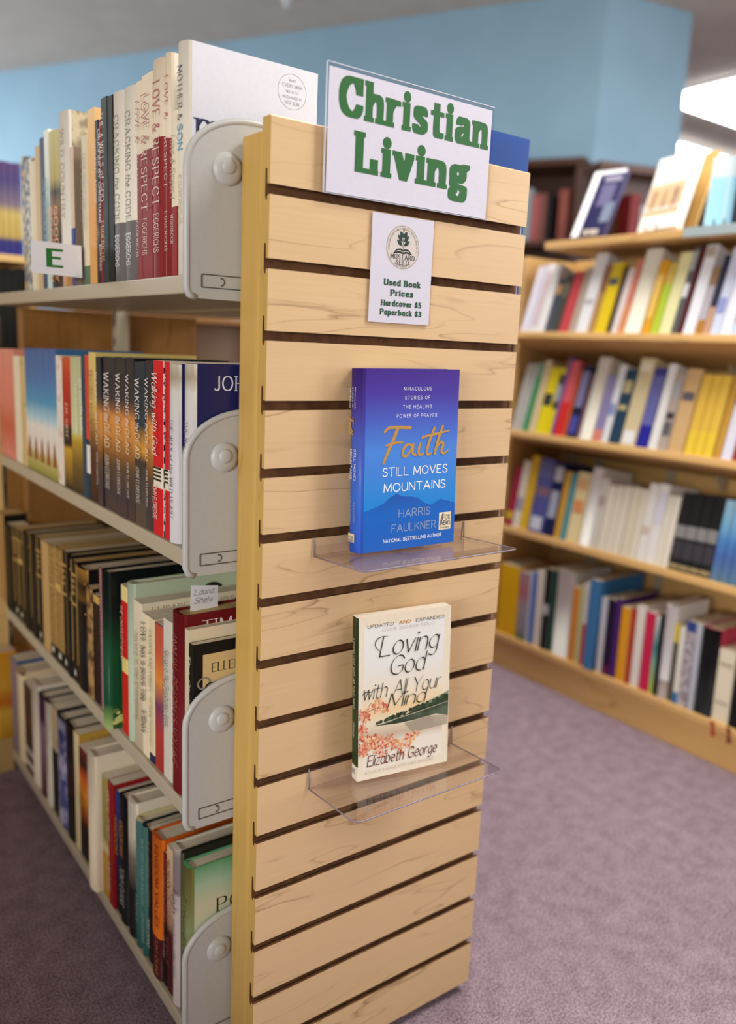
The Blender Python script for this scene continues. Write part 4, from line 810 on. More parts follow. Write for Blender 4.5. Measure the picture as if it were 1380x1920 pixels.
def goldband(kind):
    def d(b, T, D, H):
        g = paint('#c09a54', .4); tx = paint('#b08a4c', .45)
        for z in (.66, .90): flat(b, [(H*(1-z), 0), (H*(1-z)+.004, 0), (H*(1-z)+.004, T), (H*(1-z), T)], (-.0006, T, H), DN, NY, g, .0003)
        if kind % 2: flat(b, [(H*.30, T*.1), (H*.36, T*.1), (H*.36, T*.9), (H*.30, T*.9)], (-.0006, T, H), DN, NY, paint('#d0a860', .4), .0004)
        for k in range(4): flat(b, [(H*(.10+.05*k), T*.25), (H*(.125+.05*k), T*.25), (H*(.125+.05*k), T*.75), (H*(.10+.05*k), T*.75)], (-.0006, T, H), DN, NY, tx, .0004)
        flat(b, [(H*.90, T*.35), (H*.95, T*.3), (H*.95, T*.7), (H*.90, T*.65)], (-.0006, T, H), DN, NY, paint('#c9c4b4', .45), .0004)
        flat(b, [(0, 0), (H*.84, 0), (H*.84, T*.16), (0, T*.16)], (-.0006, T, H), DN, NY, g, .0002)
    return d
for i, e in enumerate(BG):
    sp = {0: mottle('#b08a52', '#5a3a20', 50), 1: ramp([(0, '#0c0a09'), (.72, '#100d0b'), (.76, '#6e4a20'), (.86, '#2a1a10'), (1, '#b8863c')], .4), 5: mottle('#7a5a2c', '#b08c50', 220), 6: mottle('#7a5a2c', '#b08c50', 220), 7: '#c09a62', 14: '#a8824e'}.get(i, '#15110e')
    if i in (5, 6, 13): bands = [(0, .12, '#0d0b0a')]
    else: bands = None
    row_book(2, e[0], e[1], e[2], BGD[i], sp, cover='#120e0c', hard=i in (1, 3, 9, 10, 13), D=.165-.004*(i % 3), out=.002 if i < 8 else 0, bands=bands, deco=None if i in (0, 7, 14) else goldband(i), page=('#d6bd8e', '#e0cfae', '#c9a668')[i % 3])

# --- bottom shelf
def po(b, T, D, H):
    text(b, 'PO', 'serif', (.038, 0, H-.075), X_, Z_, paint('#2c2a22', .45), cap=.019, width=.036)
    spine_text([('Radiant Living Words', 'ital', '#7a7a4a', .2, .55, .4)])(b, T, D, H)
row_book(3, 343, 358, 1622, 'pale green hardcover with dark cover lettering, nearest the bracket', ramp([(0, '#1a1c14'), (.25, '#3c4a3c'), (.6, '#8a9464'), (.8, '#7a7a40'), (1, '#6a6a30')], .4), cover=ramp([(0, '#dfe6d0'), (.55, '#cfd8b4'), (.75, '#d2d0ae'), (.88, '#a9c8a8'), (1, '#5fa070')], .3), hard=True, D=.155, deco=po)
row_book(3, 338, 342.5, 1598, 'slim olive hardcover between pale green and lilac spines', '#5a5c3c', cover='#2a2a20', hard=True, D=.155)
row_book(3, 323.5, 337.5, 1588, 'lilac white hardcover with handwritten title', ramp([(0, '#c2b4b0'), (.7, '#c6b8b4'), (.72, '#8f8080'), (.95, '#a09292'), (1, '#d8ccb8')], .4), cover='#d8d0c0', hard=True, D=.165, deco=spine_text([('Help', 'hand', '#5a5050', .25, .40, .8), ('women for Grace', 'hand', '#5a5050', .45, .62, .6), ('LIVING RIGHT', 'serif', '#7a6e6a', .64, .82, .35)]))
row_book(3, 312.5, 323, 1590, 'tan spine with maroon lower half beside the lilac hardcover', ramp([(0, '#4a1414'), (.42, '#5a1c1a'), (.5, '#b08a6a'), (1, '#c9ad84')], .4), cover='#d9c49a', D=.14, deco=spine_text([('WOMAN OF GOD', 'serif', '#7a4a34', .08, .5, .5), ('SHIRER', 'serif', '#8a3a34', .6, .8, .5)]))
row_book(3, 306, 312, 1601, 'slim maroon and black paperback right of the orange one', ramp([(0, '#0e0c0c'), (.45, '#141010'), (.5, '#5a1418'), (1, '#6a1a1c')], .4), D=.14, deco=spine_text([('A YEAR AT THE TABLE', 'sans', '#b58a78', .12, .5, .5), ('TV EVANS', 'sans', '#b0a494', .62, .78, .5)]))
row_book(3, 285, 305.5, 1569, 'broad orange hardcover with dark maroon foot', '#e0701c', cover='#d0601c', bands=[(0, .30, '#4a1412')], hard=True, D=.165, out=.002, deco=spine_text([('KINGDOM VALUES', 'sans', '#8a2a14', .05, .64, .30, -.22), ('TONY EVANS', 'sans', '#c9744a', .70, .96, .26, -.22)]))
row_book(3, 277.5, 284.5, 1556, 'narrow black paperback with olive title left of the orange hardcover', '#151512', cover='#8a8a4a', D=.15, deco=spine_text([('THE KINGDOM AGENDA', 'sans', '#8f8a50', .08, .6, .5), ('TONY EVANS', 'sans', '#c9c6b8', .66, .88, .6)]))
TE = ramp([(0, '#1a5048'), (.2, '#2f5f58'), (.6, '#4a7a74'), (1, '#5a8a82')], .4)
row_book(3, 267, 277, 1549, 'grey teal hardcover, right of a similar one with a pale edge', TE, cover='#12211f', hard=True, D=.15, deco=spine_text([('WATCH YOUR MOUTH', 'sans', '#9fb8b0', .1, .6, .4), ('TONY EVANS', 'sans', '#9fb8b0', .66, .9, .4)]))
row_book(3, 255.5, 266.5, 1538, 'grey teal hardcover with pale edge, left of a similar one', TE, cover='#d0c690', hard=True, D=.16, deco=spine_text([('THE FIRE THAT IGNITES', 'serif', '#7fa098', .1, .8, .4)]))
row_book(3, 240.5, 255, 1502, 'white to black hardcover with bright white top edge', ramp([(0, '#0a0909'), (.35, '#15110f'), (.6, '#7a7064'), (.75, '#d8cdb4'), (1, '#ece2cc')], .4), cover='#e9dfc8', hard=True, D=.16)
row_book(3, 225, 240, 1497, 'black paperback with small orange and white lettering', '#131211', cover='#0f0e0e', hard=True, D=.16, deco=spine_text([('KINGDOM MAN', 'sans', '#b57a34', .18, .46, .45), ('TONY EVANS', 'sans', '#b5b0a4', .55, .86, .5)]))
row_book(3, 218, 224.5, 1487, 'narrow navy paperback between red and black spines', ramp([(0, '#0e0f14'), (.5, '#16204a'), (1, '#1c3a7a')], .4), D=.16, deco=spine_text([('KINGDOM', 'sans', '#b58a3c', .2, .5, .7)]))
row_book(3, 203.5, 217.5, 1473, 'bright red paperback with slanting white title', '#8e1414', cover='#96181a', D=.16, out=.004, deco=spine_text([('ANNUAL POWER', 'italb', '#d8aca4', .04, .44, .5), ('TONY EVANS', 'ital', '#d8aca4', .62, .86, .45)]))
row_book(3, 192, 203, 1459, 'mustard gold paperback left of the red one', ramp([(0, '#b5842c'), (.36, '#b8872e'), (.4, '#cdbb8c'), (.5, '#8a7a34'), (1, '#9a8a40')], .4), cover='#d8d0b8', D=.16, out=.003)
row_book(3, 165.5, 191.5, 1424, 'broad cream white hardcover jutting out over the shelf edge', '#e6d5b8', cover='#e9dcc2', hard=True, D=.165, out=.014)
row_book(3, 150, 164.5, 1408, 'fiery orange and black paperback', ramp([(0, '#1a100c'), (.3, '#2a140c'), (.4, '#8a3a14'), (.6, '#d98a1c'), (.75, '#c8521c'), (.85, '#2a120e'), (1, '#6a241a')], .4, noise=.15), cover='#ddd0b0', D=.15, deco=spine_text([('Tongues', 'hand', '#2a1a10', .3, .55, .6)]))
def tony(b, T, D, H): text(b, 'TONY', 'serif', (.020, 0, H-.024), X_, Z_, paint('#6a5420', .45), cap=.013, width=.062)
row_book(3, 141, 149.5, 1378, 'cream spine with mustard cover lettered in brown', '#d6c394', cover='#b8923c', D=.155, deco=tony)
row_book(3, 126, 140.5, 1362, 'dark brown hardcover left of the mustard cover', '#1c1412', cover='#120e0c', hard=True, D=.15, bands=[(.4, .7, '#2c1a14')])
row_book(3, 110, 125.5, 1350, 'blue and lilac marbled paperback', mottle('#3a4278', '#a9a2b8', 28), cover='#22243a', hard=True, D=.15)
row_book(3, 99, 109.5, 1331, 'black paperback with tan head', '#15120f', bands=[(.6, 1, '#b09a74')], D=.14)
row_book(3, 88, 98.5, 1320, 'pale spine with dark script', '#cfc6b2', cover='#1a1512', D=.155, hard=True, deco=spine_text([('Holding Heart', 'hand', '#3a2c24', .2, .7, .6)]))
row_book(3, 76.5, 87.5, 1309, 'dark plum hardcover with teal spot', ramp([(0, '#4a2430'), (.2, '#5a3440'), (.7, '#8a6a74'), (.78, '#4a2044'), (1, '#4a1c48')], .4), cover='#1a0e14', hard=True, D=.15)
row_book(3, 62.5, 76, 1286, 'cream hardcover with plain spine beside the plum one', '#d9cdb8', hard=True, D=.155)
row_book(3, 48, 62, 1292, 'dark red and black paperback with white lettering specks', mottle('#15100f', '#4a1c18', 30), D=.15, bands=[(.06, .12, '#cfc6b8'), (.2, .27, '#b5aca0')])
row_book(3, 36, 47.5, 1262, 'beige white spine near the far end', '#d8c39c', D=.16, hard=True, bands=[(.97, 1, '#6a2418')])
row_book(3, 25, 35.5, 1242, 'mauve grey spine with blue cover at the far end', '#8a7884', cover='#1c4a86', D=.16)

# ------------------------------------------------------------------ small things on the near bookshelf
t = thing('letter_card', 'white card with a green slab letter sticking out of the top shelf', 'sign', (-.127, .4505, SZ[0]+.011))
b = B(); b.prism([(0, 0, .0005), (.071, 0, -.0015), (.0705, 0, .0435), (.0005, 0, .0445)][::-1], (0, .0006, 0), PAPER)
text(b, 'E', 'slab', (.0245, -.0002, .0115), X_, Z_, GREEN, cap=.0225, width=.0155, align='l')
b.build('card', t)
b = B(); b.box((.060, -.004, -.0105), (.078, .004, .002), CLEAR); b.build('clip', t)

t = thing('note_slip', 'small white paper slip with handwriting tucked between the beige and maroon books', 'note', (-.0325, .1245, .66))
b = B(); b.prism([(0, 0, 0), (.040, .003, 0), (.040, .003, .030), (.001, 0, .036)], (0, .0004, 0), PAPER)
text(b, 'Laura', 'hand', (.005, -.0003, .022), X_, Z_, paint('#33302c', .5), cap=.0075, width=.026)
text(b, 'Shelv', 'hand', (.005, -.0003, .011), X_, Z_, paint('#33302c', .5), cap=.0075, width=.024)
b.build('paper', t)

t = thing('book', 'plain blue book showing above the right end of the slatwall', 'book', (.305, .081, SZ[0]+.0005), group='books on the far side of the near bookshelf')
b = B(); bl = paint('#0b4390', .5, spec=.2)
b.prism([(0, 0, 0), (.160, 0, 0), (.163, .002, 0), (.165, .010, 0), (.163, .022, 0), (.160, .024, 0), (0, .024, 0)], (0, 0, .2285), bl); b.build('cover', t)
b = B(); b.box((-.001, .003, .004), (-.0002, .021, .222), pages_mat()); b.build('page_block', t)

# books of the far side seen over the second shelf row
for i, (y, T, H, c, lb) in enumerate(((.40, .03, .222, '#2a1c14', 'brown topped book on the far side, behind the flame coloured books'), (.53, .028, .236, '#0d0d0f', 'black book on the far side, behind the sky blue books'), (.47, .02, .215, '#c9b27c', 'tan book on the far side, between a black and a brown one'), (.16, .03, .205, '#3a241a', 'dark brown book on the far side near the end panel'))):
    make_book(lb, T, .15, H, (.438, y+T, SZ[1]+.0003), (0, 0, math.pi), spine=c, group='books on the far side of the near bookshelf')

# ------------------------------------------------------------------ neighbouring units past the left end
nu = thing('slatwall_end', 'maple slatwall end of the next bookshelf, at the far left edge', 'display panel', (-.46, 1.09, 0))
b = B(); prof = [(0, .0), (.018, .0), (.018, 1.035), (0, 1.035)]
for k in range(12): g = .998-GP*1.0*k; prof += [(0, g), (.008, g), (.008, g-.012), (0, g-.012)]
b.prism([(0, y, z) for y, z in prof], (.425, 0, 0), MAPLE_Y); b.build('slatwall_panel', nu)
b = B(); b.box((.4255, -.004, .0), (.433, .012, 1.03), CHROME)
for k in range(16): b.box((.427, -.0045, .05+k*.06), (.4315, -.0040, .075+k*.06), paint('#1d1a16', .5))
b.build('standard', nu)
YB = [('#d99a1c', 'yellow orange paperback leaning on the slatwall at the far left, outer one'), ('#d8a02a', 'yellow orange paperback on the slatwall at the far left, beside the mauve spine')]
for i, (c, lb) in enumerate(YB):
    make_book(lb, .018, .040, .203, (-.073, 1.062-.02*(1-i)-.0, .105), (0, 0, 0), spine=ramp([(0, '#c8901c'), (.3, '#e0b040'), (.42, '#c86a14'), (.6, '#d9a030'), (1, '#d08a18')], .45, noise=.15), group='books on the bottom shelf', page='#d9cdb8')
fb = thing('bookcase', 'tall bookcase behind the near bookshelf, cut by the left edge', 'bookcase', (-.75, 1.38, 0))
FBX = .86
for nm, lo, hi in (('side', (0, 0, 0), (.018, .24, 1.48)), ('side', (FBX, 0, 0), (FBX+.018, .24, 1.18)), ('back', (.018, .225, 0), (FBX, .24, 1.18)), ('shelf', (.018, 0, 1.163), (FBX, .225, 1.18)), ('shelf', (.018, 0, .84), (FBX, .225, .858)), ('shelf', (.018, 0, .5), (FBX, .225, .518)), ('shelf', (.018, 0, .1), (FBX, .225, .118))):
    b = B(); b.box(lo, hi, MAPLE_Y, .001); b.build(nm, fb)
PUR = ramp([(0, '#2a2a78'), (.15, '#32306e'), (.2, '#b59a50'), (.45, '#c0a860'), (.55, '#7a6a78'), (.8, '#4a4272'), (1, '#58406a')], .45)
def fb_book(i, x, T, H, z, sp, lb, g): 
    r_ = make_book(lb, T, .15, H, (-.75+x+T, 1.392, z), (0, 0, math.pi/2*-1*-1), spine=sp, group=g); r_.rotation_euler = (0, 0, -math.pi/2); r_.location = (-.75+x, 1.392, z); r_.rotation_euler = (0, 0, math.pi/2); r_.location = (-.75+x+T, 1.392, z); return r_
for i in range(5):
    fb_book(i, .853-.0155*(i+1), .0148, .212-.001*(i % 2), 1.1805, PUR, 'purple and gold paperback at upper left, %s of five alike from the right' % od[i], 'purple books at the upper left')
for i in range(5):
    fb_book(i, .855-.0165*(i+1), .0155, .292-.003*(i % 2), .8585, '#14140f', 'black book under the purple paperbacks, %s of five alike from the right' % od[i], 'black books at the upper left')

lc = thing('bookcase', 'low maple bookcase glimpsed behind the near bookshelf between its shelves', 'bookcase', (.42, 2.0, 0))
for nm, lo, hi in (('side', (0, 0, 0), (.02, .3, 1.06)), ('side', (.9, 0, 0), (.92, .3, 1.06)), ('top', (-.01, -.01, 1.06), (.93, .31, 1.08)), ('back', (.02, .28, .05), (.9, .3, 1.06)), ('shelf', (.02, 0, .75), (.9, .28, .77)), ('shelf', (.02, 0, .4), (.9, .28, .42))):
    b = B(); b.box(lo, hi, MAPLE_D, .001); b.build(nm, lc)
for i, (x, T, H, c, lb) in enumerate(((.06, .05, .25, '#1a1614', 'blurred black book seen between the shelves'), (.115, .05, .23, '#a9c2b0', 'blurred pale green book seen between the shelves'), (.17, .05, .25, '#c9b070', 'blurred tan book seen between the shelves'), (.225, .05, .24, '#b5442a', 'blurred rust book seen between the shelves'), (.28, .06, .26, '#14120f', 'second blurred black book seen between the shelves'))):
    r_ = make_book(lb, T, .15, H, (.42+x+T, 2.02, .7705), (0, 0, math.pi/2), spine=c, group='books in the low bookcase behind')

# ------------------------------------------------------------------ the long bookcase along the right
XR = 1.43; BY0, BY1 = -.75, 1.03
rb = thing('bookcase', 'long maple bookcase with tilted shelves along the right side', 'bookcase', (XR, 0, 0))
TILT = {'A': 17, 'B': 14.5, 'C': 9.5, 'D': 0}
ZR = {'A': 1.0675, 'B': .772, 'C': .4695, 'D': .117}
ZTOP = 1.321
b = B(); b.box((.012, BY0, .0), (.030, BY1, .093), MAPLE_R); b.build('plinth', rb)
b = B(); b.box((.26, BY0, .02), (.275, BY1, ZTOP-.024), MAPLE_R); b.build('back', rb)
b = B(); b.box((0, BY1-.112, ZTOP-.022) if False else (0, BY0, ZTOP-.022), (.30, .93, ZTOP), MAPLE_R, .003); b.build('top', rb)
b = B(); b.prism([(.02, BY1, .0), (.275, BY1, .0), (.275, BY1, 1.29), (.035, BY1, 1.29)], (0, .018, 0), MAPLE_R); b.build('side', rb)
for k in 'ABC':
    th = math.radians(TILT[k]); T = Matrix.Translation((0, 0, ZR[k])) @ Matrix.Rotation(th, 4, 'Y')
    b = B(); b.box((-.004, BY0, -.022), (.225, BY1-.002, 0), MAPLE_R, .004, T=T); sh = b.build('shelf', rb)
    for y in (.910, .40) if k != 'C' else (.935, .27):
        b = B(); T2 = Matrix.Translation((0, y, 0)) @ T
        b.prism([T2 @ Vector(p) for p in ((.165, 0, -.0225), (.222, 0, -.0225), (.222, 0, -.060), (.212, 0, -.060))], (0, .004, 0), METAL_S); b.build('bracket', sh)
b = B(); b.box((-.004, BY0, ZR['D']-.022), (.259, BY1-.002, ZR['D']), MAPLE_R, .004); b.build('shelf', rb)
for y in (.86, .60, .30):
    b = B(); b.box((.2495, y-.012, .12), (.2595, y+.012, ZTOP-.03), METAL_S); b.build('standard', rb)
LINE = {'A': ((985, 623.5), (1380, 623.5)), 'B': ((960, 808), (1380, 857)), 'C': ((945, 988), (1380, 1093)), 'D': ((928, 1180), (1380, 1371))}
PHB = {'A': 'in right bookcase, upper row', 'B': 'in right bookcase, second row', 'C': 'in right bookcase, third row', 'D': 'in right bookcase, bottom row'}
GPB = {'A': 'books in the upper row at right', 'B': 'books in the second row at right', 'C': 'books in the third row at right', 'D': 'books in the bottom row at right'}
def r_book(k, p0, p1, top, label, spine, cover=None, dx=.004, D=.15, **kw):
    (x0, ya), (x1, yb) = LINE[k]; th = math.radians(TILT[k])
    f = lambda p: ya+(yb-ya)*(p-x0)/(x1-x0)
    xb = XR+dx
    y1 = at(p0, f(p0), 'x', xb).y; y0 = at(p1, f(p1), 'x', xb).y
    y1 = min(y1, LAST.get(k, BY1-.004)); y0 = min(y0, y1-.005); LAST[k] = y0
    base_ = Vector((XR+dx*math.cos(th), (y0+y1)/2, ZR[k]-dx*math.sin(th))); up = Vector((math.sin(th), 0, math.cos(th)))
    lo, hi = .08, .34
    for _ in range(30):
        m = (lo+hi)/2
        if proj(base_+up*m)[1] > top: lo = m
        else: hi = m
    o = base_+up*.0004; T = max(.006, y1-y0-.0008)
    kw.setdefault('page', '#dccfae')
    l2 = label+' '+PHB[k]
    return make_book(l2, T, D, lo, (o.x, y0+.0004, o.z), (0, th, 0), spine=spine, cover=cover, group=GPB[k], **kw)
def blk(*bars):
    """printed blocks on a spine: (from, to, colour) measured from the foot, inset from the edges"""
    def d(b, T, D, H):
        for a, c, col in bars: flat(b, [(H*(1-c), T*.12), (H*(1-a), T*.12), (H*(1-a), T*.88), (H*(1-c), T*.88)], (-.0009, T, H), DN, NY, paint(col, .45), .0005)
    return d
RA = [
 (975, 984, 500, 'white lilac spine at the far left end', '#e6e2ee', {}), (984.5, 993, 497, 'lilac tinted white spine, second from the far left', '#dcd6e4', {}), (993.5, 1004, 495, 'white spine with pink edge', '#ece8ea', dict(deco=blk((.1, .9, '#dcc3c8')))),
 (1004.5, 1018, 496, 'plain white spine left of the slate one', '#eeecec', {}), (1018.5, 1032, 524, 'slate blue spine with orange mark', '#4c5260', dict(deco=blk((.72, .9, '#c99a62')))), (1032.5, 1045, 515, 'dark grey green spine beside the coral red one', '#4a4a44', dict(deco=blk((.6, .85, '#6e6c58')))),
 (1045.5, 1063, 509, 'coral red spine with paler left edge', '#c8484e', dict(cover='#d87a78')), (1063.5, 1076, 502, 'greyish beige spine right of the coral red one', '#b8a595', {}), (1077, 1099, 475, 'tall white spine with grey band', '#ecebee', dict(deco=blk((.36, .42, '#bdb9be')))),
 (1099.5, 1111, 497, 'tan and brown spine left of the bright yellow one', '#b98f5c', dict(bands=[(.6, 1, '#9a6a52')])), (1112, 1134, 493, 'bright yellow spine with dark emblem near its head', '#e8c81c', dict(deco=blk((.78, .96, '#d9bf20'), (.68, .79, '#4a5058')))), (1134.5, 1143, 500, 'dark brown narrow spine right of the bright yellow one', '#4a3a30', {}),
 (1144, 1156.5, 503, 'white and pink spine left of the salmon one', '#e6d8d4', {}), (1157, 1166, 486, 'salmon spine with orange foot', '#d8806a', dict(bands=[(0, .4, '#e0915a')])), (1166.5, 1199, 467, 'broad cream spine with a grey band, thickest of its row', '#e9e2cf', dict(deco=blk((.52, .60, '#a9a9a9')), hard=True)),
 (1201, 1216.5, 488, 'amber yellow spine with pale stripe', '#e3a41c', dict(deco=blk((.2, .8, '#ecc260')))), (1217, 1232.5, 493, 'lime green spine', '#b6cc3c', dict(bands=[(.7, 1, '#d9b85a')])), (1233, 1256, 473, 'pale lemon spine', '#ebe6ae', {}),
 (1256.5, 1268, 463, 'grey spine with white label', '#5c5a5c', dict(deco=blk((.42, .58, '#ecebee'), (.72, .95, '#b0b0b0')))), (1268.5, 1278, 464, 'dark maroon spine beside the white labelled one', '#5a1a20', {}), (1278.5, 1300, 459, 'wide white spine with grey head', '#e9e9f0', dict(deco=blk((.86, .98, '#b5a898')))),
 (1300.5, 1315, 500, 'brown and lilac spine with ochre foot', '#b8b0b8', dict(bands=[(0, .22, '#b57a2c'), (.72, 1, '#9a7a5a')])), (1316, 1328.5, 478, 'navy spine with tan foot', '#2c3048', dict(bands=[(0, .35, '#c99a7a')])), (1329, 1348, 463, 'pale lavender blue spine', '#cdd3e8', dict(deco=blk((.25, .42, '#8f98cc')))),
 (1348.5, 1370, 461, 'white spine with lilac tint, near the right edge', '#e9eaf2', {}), (1370.5, 1390, 463, 'blue white spine with red emblem at the right edge', '#c9d2e6', dict(deco=blk((.15, .3, '#c8303c')))), (1391, 1412, 470, 'grey spine cut off by the right edge', '#a8a8a8', {}),
]
RB = [
 (958, 965, 682, 'pale grey thin spine, first of three at the far left', '#c9c8c2', {}), (965.5, 972, 682, 'pale grey thin spine, second of three at the far left', '#c2c1ba', {}), (972.5, 978, 683, 'pale grey thin spine, third of three, beside green', '#cdccc6', {}), (978.5, 988, 681, 'thin green spine', '#3f9a62', dict(bands=[(.8, 1, '#8aa890')])),
 (988.5, 1001, 676, 'cream tan thin spine right of the green one', '#e3cfa6', {}), (1001.5, 1021, 689, 'bright yellow spine with black picture block', '#f0dc14', dict(deco=blk((.42, .6, '#20242a')))), (1021.5, 1030, 690, 'bright yellow narrow spine with grey and black head', '#eedb10', dict(bands=[(.38, .9, '#2a2c34'), (.5, .75, '#a9b5bc')])), (1031, 1036, 670, 'violet spine with yellow foot', '#7f5fae', {}),
 (1036.5, 1053, 677, 'coral pink spine with red foot', '#e0606a', dict(bands=[(0, .45, '#dc2c28')])), (1053.5, 1059, 694, 'thin burnt orange spine', '#d8682a', {}), (1060, 1078, 686, 'black and navy spine with lilac title', '#171537', dict(deco=blk((.42, .92, '#7e78a4'), (.05, .3, '#4646a4')))), (1078.5, 1083, 700, 'thin mauve spine left of the tall cream one', '#8f6a74', {}),
 (1083.5, 1108, 670, 'tall cream white spine', '#e6dfcf', dict(hard=True)), (1109, 1124.5, 704, 'lilac grey spine with pink foot', '#8f86b4', dict(bands=[(0, .18, '#e08a78')])), (1125, 1139, 684, 'white spine with blue mark', '#e6e6ea', dict(deco=blk((.35, .5, '#8a98cc')))), (1139.5, 1160, 693, 'deep teal navy spine with gold lettering blocks', '#1f3f58', dict(deco=blk((.68, .85, '#b5a878'), (.45, .52, '#c0b27c')))),
 (1161, 1189, 672, 'broad khaki cream spine with white label at its foot', '#d9c99f', dict(deco=blk((.02, .17, '#f2f0f0'), (.85, .95, '#eee4c9')))), (1190, 1212.5, 690, 'royal blue and violet spine', '#3c3a86', dict(bands=[(0, .28, '#24229c'), (.28, .9, '#6a6aac')])), (1214, 1230, 683, 'plain white spine right of the royal blue one', '#eae8e6', {}), (1231.5, 1249, 703, 'grey spine with small dark portrait blocks', '#b5a59a', dict(deco=blk((.7, .9, '#a9a9ac'), (.2, .38, '#5a5a5e'), (.42, .5, '#24242a')))),
 (1250, 1278, 692, 'broad tan spine with round dark emblem', '#d2ad78', dict(deco=blk((.62, .72, '#5f5862')))), (1281, 1298.5, 703, 'golden yellow spine, first of three alike from left', '#e6bd4a', dict(bands=[(0, .3, '#eac83c')])), (1299, 1316, 704, 'golden yellow spine, middle of three alike', '#e6bd4a', dict(bands=[(0, .3, '#eac83c')])), (1316.5, 1334, 705, 'golden yellow spine, last of three alike', '#e6bd4a', dict(bands=[(0, .3, '#eac83c')])),
 (1337, 1350.5, 703, 'ochre spine right of the three golden ones', '#c8963c', dict(cover='#8a6a4a')), (1351, 1371, 698, 'white and lavender spine near the right edge', '#dfdcea', dict(bands=[(.62, 1, '#8f80b8')])), (1371.5, 1392, 705, 'rust red spine cut by the right edge', '#9a3420', {}),
]
RC = [
 (946, 957.5, 874, 'crimson spine at the far left end', '#a8284a', dict(deco=blk((.12, .24, '#e6c81c')))), (958, 971.5, 864, 'white spine with grey blue band left of the yellow one', '#e6dfd0', dict(bands=[(.25, .45, '#a8a0b4')])), (972, 987, 855, 'golden yellow spine near the left end', '#e3b92c', {}), (988, 1015, 861, 'slate violet spine with painted figures', '#585a9c', dict(bands=[(.5, .62, '#8a6a7c'), (.75, .95, '#6e70a8')], deco=blk((.04, .22, '#cfd6e6')))),
 (1016, 1035.5, 869, 'dark navy spine with tall white lettering', '#1a1f54', dict(deco=blk((.25, .62, '#a9b0c4'), (.75, .95, '#c0c2cc')))), (1036.5, 1047.5, 884, 'thin gold spine', '#d3a23c', {}), (1048, 1058, 888, 'teal blue thin spine', '#4f9aa8', {}), (1058.5, 1083, 886, 'cream spine with orange picture blocks', '#ecd8a4', dict(deco=blk((.42, .6, '#e0975c'), (.75, .9, '#dfae78')))),
 (1083.5, 1102.5, 877, 'tall white spine right of the orange blocked one', '#ece9e2', dict(hard=True)), (1103, 1117.5, 897, 'white spine with grey and red marks', '#d6d0c6', dict(deco=blk((.6, .75, '#b0a09c')))), (1118, 1131.5, 910, 'ivory spine, first of three alike', '#e4dbc8', {}), (1132, 1145.5, 911, 'ivory spine, middle of three alike', '#e2d9c6', {}), (1146, 1159.5, 912, 'ivory spine, last of three alike', '#e6ddca', {}),
 (1160.5, 1177.5, 914, 'cream spine with a grey edge after the three ivory ones', '#dfd4bb', {}), (1178, 1189.5, 918, 'thin ivory spine left of two taller white ones', '#e6dfcb', {}), (1190, 1207, 907, 'tall white spine with faint red mark, first of two', '#e9e5de', dict(deco=blk((.35, .45, '#d8bdb0')))), (1207.5, 1226, 908, 'tall white spine with lilac label, second of two', '#ebe7e2', dict(deco=blk((.5, .9, '#dedbe8')))),
 (1226.5, 1238, 930, 'ivory spine left of the black and silver set, outer', '#e9e2cf', {}), (1238.5, 1250, 931, 'ivory spine left of the black and silver set, touching it', '#ece5d3', {}),
]
for i in range(4): RC.append((1251+i*19.5, 1270+i*19.5, 924+i*2, 'black and silver spine, %s of four alike' % od[i], '#1f1d1e', dict(bands=[(.42, .58, '#8e8c8b'), (.16, .38, '#3f3c42'), (.03, .08, '#a8946a')])))
for i in range(4): RC.append((1330+i*17.5, 1347+i*17.5, 938+i*3, 'pale to deep blue spine, %s of four alike' % od[i], ramp([(0, '#5f7f94'), (.3, '#4a6aa8'), (.5, '#4f86c4'), (.7, '#7ab4d6'), (1, '#a8d0e4')], .4), {}))
